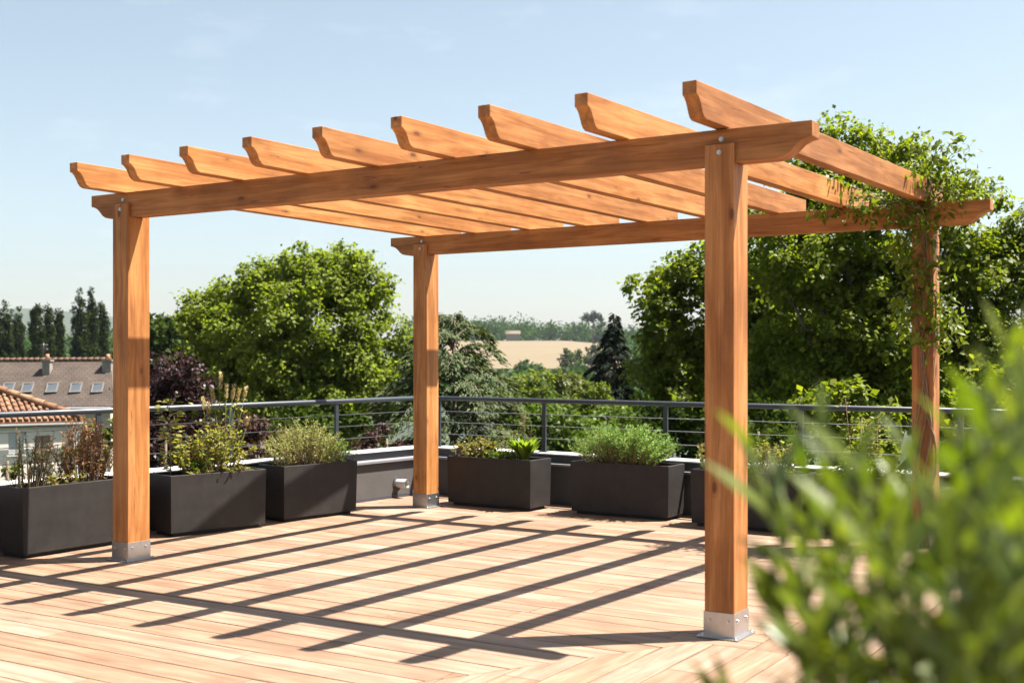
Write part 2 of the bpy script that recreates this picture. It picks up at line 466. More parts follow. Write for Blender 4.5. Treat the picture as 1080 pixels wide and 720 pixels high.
# ------------------------------------------------------------------ planters
def planter(label, bl, br, depth, hgt):
    """bl, br: bottom front corners (h units, left and right as seen)"""
    a = G(*bl); b = G(*br); x = (b - a); L = x.length; x.normalize()
    m = frame(a, x); y = ZZ.cross(x); hz = hgt * H; dp = depth * H
    # y points away from the deck
    t = thing('planter', label, 'planter', a + x*L/2 + y*dp/2, 'anthracite planters along the parapet')
    mb = MB(); w = .022; z0 = .028; tp = .008   # slight taper to the foot
    o = [(tp, tp), (L - tp, tp), (L - tp, dp - tp), (tp, dp - tp)]
    top = [(0, 0), (L, 0), (L, dp), (0, dp)]
    inn = [(w, w), (L - w, w), (L - w, dp - w), (w, dp - w)]
    vs = [(p[0], p[1], z0) for p in o] + [(p[0], p[1], hz) for p in top] + [(p[0], p[1], hz) for p in inn] + [(p[0], p[1], hz - .12) for p in inn]
    fs = [(3, 2, 1, 0)]
    for i in range(4):
        j = (i + 1) % 4
        fs += [(i, j, j+4, i+4), (i+4, j+4, j+8, i+8), (i+8, j+8, j+12, i+12)]
    fs.append((12, 13, 14, 15))
    mb.add(vs, fs)
    mb.build('box', M['planter'], t, M=m, bevel=.004)
    mb = MB(); mb.box((.045, .045, .0015), (L - .045, dp - .045, z0 - .0008)); mb.build('foot', M['slab'], t, M=m)
    # uneven soil
    mb = MB(); nx, ny = 18, 8; vs = []
    for j in range(ny + 1):
        for i in range(nx + 1):
            vs.append((w + .001 + (L - 2*w - .002) * i / nx, w + .001 + (dp - 2*w - .002) * j / ny, hz - .045 + random.uniform(-.012, .012)))
    mb.add(vs, [(j*(nx+1)+i, j*(nx+1)+i+1, (j+1)*(nx+1)+i+1, (j+1)*(nx+1)+i) for j in range(ny) for i in range(nx)], 0, True)
    mb.build('soil', M['soil'], t, M=m)
    def at(fx, fy): return a + x * L * fx + y * dp * fy + ZZ * (hz - .05)
    return at
pA = planter('dark planter with a reddish shrub, partly behind the near left post', (-2.434, 6.03), (-2.067, 6.603), .235, .355)
pB = planter('anthracite planter just right of the near left post, holding the tall seed spikes', (-1.905, 6.762), (-1.459, 7.2), .25, .345)
pC = planter('dark planter holding silvery green lavender, left of the back left post', (-1.39, 7.387), (-1.0, 7.84), .255, .342)
pD = planter('anthracite planter right of the back left post, with a bright broad-leaved plant', (-.446, 8.30), (.120, 7.913), .254, .335)
pE = planter('anthracite planter with a dense grey green rosemary mound, left of the near right post', (.3755, 7.826), (.9617, 7.447), .238, .338)
pF = planter('anthracite planter mostly hidden behind the near right post', (1.066, 7.25), (1.635, 6.85), .24, .34)
pG = planter('anthracite planter behind the blurred leaves, next to the vine-covered post', (1.72, 6.904), (2.165, 6.58), .235, .34)

# ------------------------------------------------------------------ leaf materials
LM = {}
LM['plane'] = leafmat('plane_leaves', [(0.0789, 0.1111, 0.0105), (0.1209, 0.1534, 0.0158), (0.1576, 0.1852, 0.022), (0.0945, 0.1269, 0.0124)], .44, .6)
LM['oak'] = leafmat('oak_leaves', [(0.0518, 0.0836, 0.0066), (0.097, 0.1268, 0.0091), (0.1618, 0.1775, 0.0143), (0.0727, 0.1014, 0.0077)], .45, .55, .2)
LM['dark'] = leafmat('dark_leaves', [(0.019, 0.0345, 0.006), (0.0304, 0.0483, 0.008), (0.0418, 0.0621, 0.0099)], .25, .5, .04)
LM['poplar'] = leafmat('poplar_leaves', [(0.0114, 0.021, 0.0038), (0.0175, 0.029, 0.0049), (0.0247, 0.0366, 0.0059)], .22, .5, .04)
LM['plum'] = leafmat('plum_leaves', [(0.0144, 0.0048, 0.0067), (0.0216, 0.0067, 0.0086), (0.0312, 0.0106, 0.0115), (0.024, 0.0106, 0.0086)], .15, .45)
LM['plumlight'] = leafmat('plum_shrub_leaves', [(0.0384, 0.0168, 0.0154), (0.0576, 0.0264, 0.0216), (0.0264, 0.0096, 0.0106), (0.0432, 0.0288, 0.0168)], .2, .5)
LM['cedar'] = leafmat('cedar_needles', [(0.0402, 0.0574, 0.0271), (0.0621, 0.0802, 0.0371), (0.0875, 0.1031, 0.0494), (0.0365, 0.0497, 0.0223)], .1, .6, .04)
LM['spruce'] = leafmat('spruce_needles', [(0.0042, 0.0084, 0.0042), (0.0076, 0.0134, 0.0063), (0.0109, 0.0176, 0.0076)], .05, .6, .04)
LM['lime'] = leafmat('light_green_leaves', [(0.0749, 0.1011, 0.012), (0.1048, 0.1273, 0.0191), (0.0599, 0.0861, 0.0106)], .4, .5)
LM['olive'] = leafmat('olive_leaves', [(0.0672, 0.0806, 0.0194), (0.0941, 0.1008, 0.0258), (0.0538, 0.0672, 0.015)], .3, .5)
LM['far'] = leafmat('far_leaves', [(0.0175, 0.0429, 0.0064), (0.0261, 0.0585, 0.0086), (0.0349, 0.0703, 0.0109)], .2, .6, .04)
LM['vine'] = leafmat('vine_leaves', [(0.0571, 0.0892, 0.0063), (0.0928, 0.1214, 0.0104), (0.1285, 0.1571, 0.0157), (0.0714, 0.0964, 0.0078)], .42, .42)
LM['laurel'] = leafmat('glossy_leaves', [(0.0533, 0.0838, 0.0066), (0.0782, 0.1105, 0.0095), (0.1069, 0.1339, 0.0151), (0.0392, 0.0636, 0.0055)], .32, .34, .5)
LM['lav'] = leafmat('lavender_leaves', [(0.2141, 0.2253, 0.0912), (0.2817, 0.2929, 0.1216), (0.1577, 0.1803, 0.071), (0.2479, 0.2367, 0.1014)], .25, .6)
LM['rose'] = leafmat('rosemary_leaves', [(0.1115, 0.1951, 0.0446), (0.158, 0.2525, 0.0633), (0.0837, 0.1493, 0.0372)], .25, .6)
LM['red'] = leafmat('rusty_leaves', [(0.207, 0.093, 0.0596), (0.2691, 0.1366, 0.0745), (0.1552, 0.0621, 0.0523), (0.207, 0.1739, 0.0894)], .3, .6)
LM['grey'] = leafmat('wispy_leaves', [(0.0825, 0.09, 0.045), (0.06, 0.0675, 0.0338), (0.105, 0.0825, 0.0525)], .25, .6)
LM['mixed'] = leafmat('mixed_leaves', [(0.1478, 0.1745, 0.0373), (0.2261, 0.2295, 0.0519), (0.1044, 0.1378, 0.0297), (0.2609, 0.1836, 0.0519), (0.1392, 0.1561, 0.0446)], .35, .5)
LM['seed'] = leafmat('dry_seed_heads', [(0.3528, 0.2772, 0.168), (0.42, 0.336, 0.2352), (0.3024, 0.21, 0.1428)], .25, .7)
LM['fresh'] = leafmat('fresh_green_leaves', [(0.0784, 0.1344, 0.0112), (0.112, 0.168, 0.0168), (0.14, 0.1848, 0.028)], .45, .4)
LM['sedum'] = leafmat('sedum_leaves', [(0.173, 0.0988, 0.0419), (0.1285, 0.1396, 0.0314), (0.1087, 0.1279, 0.0262), (0.1977, 0.1279, 0.0628)], .3, .5)
LM['bush'] = leafmat('bush_leaves', [(0.0504, 0.0864, 0.0092), (0.0792, 0.1152, 0.0138), (0.036, 0.0648, 0.0069)], .35, .5)

# ------------------------------------------------------------------ trees
def crown_points(ells, n_puff, pr, per, squash=.8, inner=.45, subs=9, hollow=.5):
    ells = np.array(ells, float)
    vol = ells[:, 3] * ells[:, 4] * ells[:, 5]
    k = rng.choice(len(ells), n_puff, p=vol / vol.sum())
    d = unit(n_puff); rad = inner + (1 - inner) * rng.random(n_puff) ** .55
    c = ells[k, :3] + d * ells[k, 3:6] * rad[:, None]
    r = pr * (.65 + .7 * rng.random(n_puff))
    s = unit(n_puff * subs).reshape(n_puff, subs, 3) * (r[:, None, None] * (.55 + .5 * rng.random((n_puff, subs, 1))))
    s[..., 2] *= squash
    sub = c[:, None, :] + s
    m = per // subs + 1
    q = sub[:, :, None, :] + rng.normal(size=(n_puff, subs, m, 3)) * (r[:, None, None, None] * .24) * np.array([1, 1, .8])
    out = q - c[:, None, None, :]
    return q.reshape(-1, 3), out.reshape(-1, 3), c
def crown_mesh(name, P, out, L, wd, mat, parent, up=.8, droop=.3):
    n = len(P)
    o = out / (np.linalg.norm(out, axis=1, keepdims=True) + 1e-6)
    N = o * .6 + unit(n) * .6 + np.array([0, 0, up])
    D = unit(n) + o * .5 - np.array([0, 0, droop])
    sz = L * (.6 + .8 * rng.random(n))
    return leaves(name, P, D, N, sz, sz * wd, mat, parent)
def tree(name, label, cat, base, top, ells, n_puff, pr, per, L, wd, mat, group=None, trunk_r=.2, limbs=12, inner=.45, bark=None, squash=.8):
    t = thing(name, label, cat, base, group)
    P, out, c = crown_points(ells, n_puff, pr, per, squash, inner)
    crown_mesh('crown', P, out, L, wd, mat, t)
    mb = MB(); b = Vector(base); tp = Vector(top)
    fork = b.lerp(tp, .42)
    pts = [b + (tp - b) * f + Vector((math.sin(f*7 + b.x)*.06, math.cos(f*5)*.06, 0)) * trunk_r * 4 for f in (0, .12, .28, .42, .6, .8, 1)]
    mb.tube(pts, [trunk_r * k for k in (1.3, 1.05, .92, .82, .55, .3, .1)], 9)
    idx = rng.choice(len(c), min(limbs, len(c)), replace=False)
    for i in idx:
        e = Vector(c[i]); s0 = b.lerp(tp, random.uniform(.3, .7))
        if e.z < s0.z + .2: s0 = b.lerp(tp, .3)
        mid = s0.lerp(e, .5) + Vector((0, 0, .12 * (e - s0).length))
        mb.tube([s0, s0.lerp(mid, .5) + Vector((0, 0, .04)), mid, e], [trunk_r*.42, trunk_r*.34, trunk_r*.22, trunk_r*.06], 6)
    mb.build('trunk', bark or M['bark'], t)
    return t
GZ = -7.0
def ell(px, py, Y, rx, rz, ry=None, dy=0):
    """ellipsoid seen at pixel px, py; radii given in pixels at that depth"""
    p = W(px, py, Y); s = Y / F
    return (p.x, p.y + dy, p.z, rx * s, (ry if ry else rx) * s, rz * s)
def gp(px, Y): p = W(px, 378, Y); return Vector((p.x, Y, GZ))

# big plane tree in the middle
Y = 42
E = [ell(318, 345, Y, 82, 78, 70), ell(246, 360, Y, 52, 58), ell(385, 355, Y, 46, 66), ell(305, 405, Y, 95, 62, 80), ell(225, 330, Y, 28, 30), ell(350, 292, Y, 45, 36), ell(290, 300, Y, 40, 34), ell(405, 400, Y, 32, 50), ell(230, 410, Y, 45, 50), ell(320, 455, Y, 80, 40, 60)]
tree('plane_tree', 'large rounded yellow green tree between the two left posts', 'tree', gp(318, Y), W(318, 300, Y), E, 430, .52, 250, .135, .85, LM['plane'], trunk_r=.32, limbs=30, inner=.5)
# right hand oaks
Y = 25
E = [ell(900, 250, Y, 125, 95, 90), ell(880, 180, Y, 62, 44), ell(945, 178, Y, 52, 46), ell(1015, 255, Y, 62, 68), ell(1040, 330, Y, 62, 90), ell(930, 350, Y, 130, 90, 90), ell(1055, 238, Y, 26, 42), ell(1000, 205, Y, 36, 26), ell(1082, 300, Y, 40, 60), ell(1072, 235, Y, 34, 44), ell(1098, 270, Y, 40, 50), ell(1095, 400, Y, 50, 70), ell(860, 420, Y, 90, 60), ell(990, 430, Y, 90, 60)]
tree('oak_tree', 'tall broad green tree rising above the right end of the pergola', 'tree', gp(920, Y), W(925, 190, Y), E, 420, .40, 230, .105, .8, LM['oak'], trunk_r=.26, limbs=40, inner=.4)
Y = 31
E = [ell(760, 330, Y, 78, 70, 60), ell(700, 300, Y, 34, 34), ell(800, 290, Y, 60, 50), ell(705, 375, Y, 36, 52), ell(760, 410, Y, 95, 60, 70), ell(820, 370, Y, 70, 70)]
tree('maple_tree', 'dense green tree behind the near right post, left of the taller tree', 'tree', gp(760, Y), W(760, 290, Y), E, 270, .44, 210, .125, .8, LM['oak'], trunk_r=.22, limbs=26, inner=.4)
# low undergrowth tree line behind the right railing: countable big shrubs
UNDER = [(690, 452, 24, 48, 32, 'dark', 'dark green shrub behind the railing, left of the near right post'),
         (800, 455, 21, 55, 36, 'dark', 'dark green shrub behind the railing, just right of the near right post'),
         (890, 450, 19, 55, 40, 'oak', 'broad green shrub behind the railing, left of the vine-covered post'),
         (1040, 440, 18, 60, 50, 'oak', 'tall green shrub behind the blurred leaves at the right edge')]
def shrub(name, label, px, py, Y, rx, rz, mat, cat='shrub', n=60, L=None, pr=None, per=110, group=None, stemm=None):
    s = Y / F; b = W(px, py + rz * .8, Y); b.z = GZ
    t = thing(name, label, cat, b, group)
    E = [ell(px, py, Y, rx, rz), ell(px - rx*.5, py + rz*.3, Y, rx*.6, rz*.7), ell(px + rx*.5, py + rz*.25, Y, rx*.6, rz*.75)]
    E += [(E[0][0], E[0][1], (E[0][2] + GZ) / 2, E[0][3]*.9, E[0][4]*.9, max(.3, (E[0][2] - GZ) / 2))] if E[0][2] - GZ > 2 else []
    P, out, c = crown_points(E, n, pr or rx * s * .28, per, .85, .35)
    crown_mesh('foliage', P, out, L or .12, .75, LM[mat], t)
    mb = MB(); tp = Vector((E[0][0], E[0][1], E[0][2]))
    mb.tube([b, b.lerp(tp, .5), tp], [.08, .06, .02], 7)
    for i in rng.choice(len(c), 8, replace=False):
        mb.tube([b.lerp(tp, .3), Vector(c[i])], [.04, .01], 5)
    mb.build('stem', M['bark'], t)
    return t
for px, py, Y, rx, rz, mt, lb in UNDER: shrub('shrub', lb, px, py, Y, rx, rz, mt, n=70)
# left and middle background
tree('dark_tree', 'dark green tree far behind the near left post', 'tree', gp(172, 75), W(172, 340, 75), [ell(172, 368, 75, 42, 36), ell(150, 375, 75, 30, 34), ell(190, 360, 75, 22, 26), ell(172, 415, 75, 40, 45)], 110, .8, 110, .32, .8, LM['dark'], trunk_r=.25)
tree('plum_tree', 'dark purple leaved tree right of the near left post', 'tree', gp(182, 30), W(182, 385, 30), [ell(182, 405, 30, 34, 32), ell(165, 420, 30, 32, 40), ell(205, 435, 30, 30, 36), ell(180, 470, 30, 42, 40)], 130, .30, 120, .10, .6, LM['plum'], trunk_r=.14)
shrub('plum_shrub', 'reddish purple shrub behind the railing and the tall seed spikes', 255, 458, 24, 42, 28, 'plumlight', n=70, L=.09)
shrub('plum_shrub', 'reddish purple shrub behind the railing just left of the back left post', 408, 462, 22, 34, 24, 'plumlight', n=60, L=.08)
shrub('plum_shrub', 'dark purple shrub behind the railing right of the near left post', 175, 462, 22, 30, 28, 'plum', n=60, L=.08)
shrub('shrub', 'dark green shrub under the large rounded tree behind the lavender planter', 335, 455, 27, 50, 30, 'dark', n=70, L=.12)
shrub('shrub', 'bright green bush in front of the white house at the left edge', 8, 486, 17, 26, 14, 'lime', n=40, L=.09)
shrub('shrub', 'olive green bush below the corner of the white house', 92, 474, 26, 24, 26, 'olive', n=40, L=.10)
shrub('shrub', 'pale olive bush beside the gable end of the brown roofed house', 112, 452, 34, 16, 26, 'olive', n=40, L=.12)
# poplars
pops = [(-12, 326, 15, 'leftmost poplar, cut off by the left edge of the picture'), (5, 320, 15, 'second poplar from the left edge, with a rounded top'), (19, 328, 11, 'third poplar from the left edge, a shorter one'),
        (38, 320, 12, 'slim poplar rising left of the roof aerial'), (51, 323, 10, 'slim poplar rising straight behind the roof aerial'), (62, 326, 10, 'poplar right of the chimney, before the gap in the row'),
        (84, 307, 14, 'tallest poplar of the row, right of the gap'), (96, 309, 11, 'tall poplar touching the tallest one, on its right'), (108, 318, 9, 'last poplar of the row, beside the near left post')]
for i, (px, py, hw, lb) in enumerate(pops):
    Y = 150 + (i % 3) * 6
    py -= 6; h = 450 - py
    hw *= .8
    E = [ell(px, py + h*.5, Y, hw*.8, h*.46), ell(px, py + h*.32, Y, hw*.7, h*.28), ell(px, py + h*.17, Y, hw*.35, h*.16), ell(px + 1, py + h*.7, Y, hw*1.15, h*.34)]
    tree('poplar_tree', lb + ', dark green and columnar', 'tree', gp(px, Y), W(px, py + 6, Y), E, 300, .33, 80, .24, .6, LM['poplar'], 'poplars behind the brown roof', trunk_r=.2, limbs=5, inner=.3, squash=1.5)
# mid distance light trees between the back left post and the spruce
MID = [(558, 428, 46, 34, 36, 'lime', .16, 'light green young tree right of the cedar'), (596, 430, 50, 30, 36, 'olive', .16, 'thin olive green tree in the middle of the gap'),
       (626, 434, 44, 26, 30, 'lime', .14, 'light green tree at the foot of the spruce'), (580, 455, 36, 52, 30, 'bush', .13, 'green bush below the light trees, behind the railing'),
       (648, 455, 38, 34, 26, 'bush', .13, 'green bush below the dark spruce, behind the railing')]
for px, py, Y, rx, rz, mt, L, lb in MID:
    tree('young_tree', lb, 'tree', gp(px, Y), W(px, py - rz*.5, Y), [ell(px, py, Y, rx, rz), ell(px - rx*.4, py + rz*.6, Y, rx*.7, rz*.8), ell(px + rx*.45, py + rz*.6, Y, rx*.7, rz*.9)], 90, rx*Y/F*.25, 90, L, .7, LM[mt], trunk_r=.1, inner=.3)
# cedar: sweeping flat sprays
def conifer(name, label, base, top, n_br, rad, mat, spray, L, droop, seed, shape=1.0, lift=.1, zmin=.12):
    rr = random.Random(seed)
    t = thing(name, label, 'tree', base)
    b = Vector(base); tp = Vector(top); mb = MB()
    hgt = tp.z - b.z
    mb.tube([b, b.lerp(tp, .4), b.lerp(tp, .75), tp], [.26, .18, .09, .015], 9)
    P = []; D = []; N = []
    for i in range(n_br):
        f = zmin + (1 - zmin) * (i + rr.random()) / n_br
        az = i * 2.39996 + rr.uniform(-.4, .4)
        ln = rad * ((1 - f) ** shape * rr.uniform(.62, 1.12) + .012)
        s0 = b.lerp(tp, f); h = Vector((math.cos(az), math.sin(az), 0)); sd = Vector((-h.y, h.x, 0))
        pts = []
        for k in range(6):
            u = k / 5
            pts.append(s0 + h * ln * u + ZZ * (ln * (lift * u * 2 * (1 - u) * 2 - droop * u * u)))
        mb.tube(pts, [.05 * (1 - .8 * k / 5) * min(1, ln / 2 + .2) for k in range(6)], 5, caps=False)
        m = int(spray * ln / rad) + 12
        for q in range(m):
            u = rr.random() ** .75
            k = min(4, int(u * 5)); w = u * 5 - k
            p = pts[k].lerp(pts[k + 1], w)
            wid = ln * .36 * (1 - u * .75)
            o = rr.gauss(0, .55) * wid
            p = p + sd * o - ZZ * abs(o) * droop * .7 + ZZ * rr.gauss(0, .05) + h * abs(o) * .5
            P.append(p); d = h * .7 + sd * (1.0 if o > 0 else -1.0) * rr.random() - ZZ * (droop * .8 + rr.random() * .25); D.append(d)
            N.append((rr.gauss(0, .35), rr.gauss(0, .35), 1))
    mb.build('trunk', M['bark'], t)
    sz = L * (.6 + .8 * rng.random(len(P)))
    leaves('crown', np.array(P), np.array(D), np.array(N), sz, sz * .34, mat, t, curl=.25)
    return t
conifer('cedar_tree', 'grey green cedar with flat drooping sprays right of the back left post', gp(480, 32), W(478, 334, 32), 56, 4.1, LM['cedar'], 1300, .14, .10, 3, .45, .26, .3)
conifer('spruce_tree', 'dark pointed spruce in front of the distant field', gp(648, 58), W(648, 331, 58), 104, 4.8, LM['spruce'], 680, .24, .22, 5, 1.0, .10, .2)

# ------------------------------------------------------------------ terrain, field, far trees
def gz(x, y):
    z = np.interp(y, [-200, 130, 240, 330, 480, 880, 1100, 1600, 3500], [-7, -7, -11, -10, -2.2, 14.5, 18, 12, 10])
    z = z + 78 * math.exp(-((x + 1030) / 380) ** 2 - ((y - 2600) / 500) ** 2)
    z = z - max(0, (x - 40) / 60) * 5.0 * max(0, min(1, (y - 300) / 300)) * min(1, max(0, (1400 - y) / 500)) + max(0, (-x - 60) / 300) * 6 * max(0, min(1, (y - 300) / 300))
    return float(z)
ys = list(np.concatenate([np.linspace(-150, 140, 14), np.linspace(160, 1200, 70), np.linspace(1250, 4200, 40)]))
xs = list(np.linspace(-2200, 1600, 39)) + list(np.linspace(-90, 200, 60)); xs = sorted(xs)
mb = MB(); nx = len(xs)
vs = [(x, y, gz(x, y)) for y in ys for x in xs]
fs = [(j*nx+i, j*nx+i+1, (j+1)*nx+i+1, (j+1)*nx+i) for j in range(len(ys)-1) for i in range(nx-1)]
mb.add(vs, fs, 0, True)
tag(mb.build('ground', basic('meadow', (.020, .032, .013), .95, 0, .35, .03)), 'green land around the terrace rising to low hills', 'ground', kind='structure')
fieldm = basic('ripe_field', (.118, .088, .046), .95, 0, .10, .02)
mb = MB(); nfx, nfy = 40, 24; vs = []
for j in range(nfy + 1):
    y = 470 + (860 - 470) * j / nfy
    for i in range(nfx + 1):
        x0 = -40 / 860 * y - 6; x1 = (130 / 860 * y) - 6
        x = x0 + (x1 - x0) * i / nfx
        vs.append((x, y, gz(x, y) + .25))
mb.add(vs, [(j*(nfx+1)+i, j*(nfx+1)+i+1, (j+1)*(nfx+1)+i+1, (j+1)*(nfx+1)+i) for j in range(nfy) for i in range(nfx)], 0, True)
tag(mb.build('wheat_field', fieldm), 'ripe straw coloured field on the far slope', 'field', kind='structure')
def far_tree_points(x, y, h, w, n):
    z = gz(x, y)
    E = [(x, y, z + h*.58, w, w, h*.42), (x - w*.4, y, z + h*.4, w*.7, w*.7, h*.35), (x + w*.4, y, z + h*.42, w*.7, w*.7, h*.35)]
    P, out, c = crown_points(E, 14, w*.38, n // 14, .85, .5, subs=5)
    return P, out
PP = []; OO = []
for i in range(240):
    px = random.uniform(430, 760); Yd = random.uniform(868, 990)
    x = (px - 540) / F * Yd
    h = random.uniform(9, 19) * (1 - .12 * (px > 560)) ; w = random.uniform(4.5, 9.5)
    if 530 < px < 552 and Yd < 885: continue
    p, o = far_tree_points(x, Yd, h, w, 110); PP.append(p); OO.append(o)
for i in range(150):    # valley growth either side of and below the field
    px = random.choice([random.uniform(430, 505), random.uniform(655, 800), random.uniform(480, 680)]); Yd = random.uniform(300, 455)
    x = (px - 540) / F * Yd
    if px > 650 and Yd > 440: continue
    p, o = far_tree_points(x, Yd, random.uniform(2.5, 4.6), random.uniform(2.5, 4), 110); PP.append(p); OO.append(o)
for i in range(130):    # right of the field, up the slope
    Yd = random.uniform(470, 860); px = random.uniform(655 - (Yd - 470) * .0, 790)
    x = (px - 540) / F * Yd
    if px < 640 + (860 - Yd) * .06: continue
    p, o = far_tree_points(x, Yd, random.uniform(7, 12), random.uniform(4, 6), 100); PP.append(p); OO.append(o)
for i in range(150):    # left background between the poplars and beyond the houses
    px = random.uniform(-120, 260); Yd = random.uniform(260, 700)
    x = (px - 540) / F * Yd
    p, o = far_tree_points(x, Yd, random.uniform(5, 10), random.uniform(4, 7), 110); PP.append(p); OO.append(o)
P = np.concatenate(PP); O = np.concatenate(OO)
wd = crown_mesh('woodland', P, O, 1.7, .8, LM['far'], None)
tag(wd, 'far woods along the ridge and the valley around the straw coloured field', 'woods', kind='stuff')
def lone(px, Yd, h, w, label, mat='dark', name='field_tree'):
    x = (px - 540) / F * Yd; z = gz(x, Yd)
    t = thing(name, label, 'tree', (x, Yd, z))
    P, out = far_tree_points(x, Yd, h, w, 900)
    crown_mesh('crown', P, out, 1.0, .8, LM[mat], t)
    mb = MB(); mb.tube([(x, Yd, z - .3), (x, Yd, z + h*.6)], [.5, .2], 7); mb.build('trunk', M['bark'], t)
lone(603, 455, 9.5, 4.3, 'round dark tree at the foot of the straw coloured field', 'dark')
lone(624, 470, 10, 3.4, 'bluish tree right of the round tree at the field edge', 'cedar')
lone(640, 480, 13, 4.6, 'grey green tree at the right end of the straw field, left of the spruce', 'cedar')
lone(552, 440, 4.5, 3.0, 'small dark bush at the lower edge of the straw coloured field', 'dark')
def umbrella_pine(px, Yd, h, label):
    x = (px - 540) / F * Yd; z = gz(x, Yd)
    t = thing('pine_tree', label, 'tree', (x, Yd, z))
    E = [(x - 3.5, Yd, z + h*.80, 4.6, 4, h*.15), (x + 3.6, Yd, z + h*.74, 5.2, 4, h*.16), (x, Yd, z + h*.88, 4.5, 4, h*.11), (x + 6, Yd, z + h*.62, 3, 3, h*.12)]
    P, out, c = crown_points(E, 40, 1.6, 60, .6, .4)
    crown_mesh('crown', P, out, 1.0, .7, LM['poplar'], t)
    mb = MB(); mb.tube([(x, Yd, z), (x + .3, Yd, z + h*.5), (x, Yd, z + h*.85)], [.6, .45, .2], 7)
    mb.tube([(x + .3, Yd, z + h*.45), (x + 4, Yd, z + h*.7)], [.3, .12], 6); mb.build('trunk', M['bark'], t)
umbrella_pine(625, 862, 23, 'dark flat topped pine standing above the wooded ridge')
# farmhouse on the ridge
fx = (541 - 540) / F * 872; fz = gz(fx, 872)
fh = thing('farmhouse', 'tiny pale farmhouse among the woods at the top of the field', 'house', (fx, 872, fz))
mb = MB(); mb.box((fx - 5, 872, fz), (fx + 5, 880, fz + 5)); mb.box((fx - 1, 874.01, fz), (fx + 4.9, 880, fz + 6.2)); mb.build('wall', basic('pale_stone', (.26, .22, .17), .9), fh)
mb = MB(); mb.prism([(872 - .4, 5.003), (880.4, 5.003), (876, 7.6)], 0, 1)
roofv = [(fx - 5.4, 871.6, fz + 5.01), (fx + 5.4, 871.6, fz + 5.01), (fx + 5.4, 880.4, fz + 5.01), (fx - 5.4, 880.4, fz + 5.01), (fx - 5.4, 876, fz + 7.4), (fx + 5.4, 876, fz + 7.4)]
mb = MB(); mb.add(roofv, [(0, 1, 5, 4), (2, 3, 4, 5), (1, 2, 5), (3, 0, 4), (3, 2, 1, 0)]); mb.build('roof', basic('far_tiles', (.12, .09, .065), .9), fh)

# ------------------------------------------------------------------ houses
def tilemat(name, c0, c1, scale, rot=0.0, bumpy=.5):
    m, nt, n, l = nodes(name)
    out = n.new('ShaderNodeOutputMaterial'); p = n.new('ShaderNodeBsdfPrincipled'); l.new(p.outputs[0], out.inputs[0])
    tc = n.new('ShaderNodeTexCoord'); br = n.new('ShaderNodeTexBrick')
    br.inputs['Scale'].default_value = scale; br.inputs['Color1'].default_value = (*c0, 1); br.inputs['Color2'].default_value = (*c1, 1)
    br.inputs['Mortar'].default_value = (*(k * .55 for k in c0), 1); br.inputs['Mortar Size'].default_value = .02
    br.inputs['Brick Width'].default_value = .3; br.inputs['Row Height'].default_value = .25
    l.new(tc.outputs['UV'], br.inputs['Vector'])
    nz = n.new('ShaderNodeTexNoise'); nz.inputs['Scale'].default_value = 1.2; nz.inputs['Detail'].default_value = 6
    l.new(tc.outputs['Object'], nz.inputs['Vector'])
    r = ramp(n, [(.3, (.7, .68, .66)), (.7, (1.2, 1.18, 1.15))]); l.new(nz.outputs[0], r.inputs[0])
    col = mixc(n, l, br.outputs[0], r.outputs[0], .9, 'MULTIPLY')
    l.new(col, p.inputs['Base Color']); p.inputs['Roughness'].default_value = .85
    bn = n.new('ShaderNodeBump'); bn.inputs['Strength'].default_value = bumpy; bn.inputs['Distance'].default_value = .03
    l.new(br.outputs['Fac'], bn.inputs['Height']); bn.invert = True
    l.new(bn.outputs[0], p.inputs['Normal'])
    return m
M['browntile'] = tilemat('brown_flat_tiles', (.050, .034, .025), (.064, .045, .033), 1.0)
M['browntile2'] = basic('ridge_brown', (.11, .06, .035), .85, 0, .3, 8)
M['terra'] = basic('terracotta', (.155, .072, .034), .85, 0, .35, 8, .3, 20)
M['terra2'] = basic('terracotta_pale', (.21, .118, .062), .85, 0, .35, 8, .3, 20)
M['whitewall'] = basic('white_render', (.72, .66, .56), .9, 0, .06, 1.5, .2, 40)
M['creamwall'] = basic('cream_render', (.36, .33, .26), .9, 0, .08, 1.5)
M['stack'] = basic('chimney_render', (.20, .175, .15), .9, 0, .25, 4)
M['glassy'] = basic('roof_glass', (.06, .07, .08), .4, 0, .1, 1, spec=.35)
M['framed'] = basic('window_frame', (.12, .11, .10), .5)
M['brick'] = basic('brick_red', (.36, .16, .09), .9, 0, .3, 9)
M['shut_w'] = basic('pale_shutter', (.52, .53, .50), .7, 0, .06, 6)
M['shut_b'] = basic('brown_shutter', (.28, .18, .12), .7, 0, .15, 6)
M['gutter'] = basic('zinc_gutter', (.12, .12, .12), .6, .3)

def uvquad(mb_obj, uvs):
    me = mb_obj.data; uv = me.uv_layers.new(name='UVMap')
    for i, c in enumerate(uvs): uv.data[i].uv = c
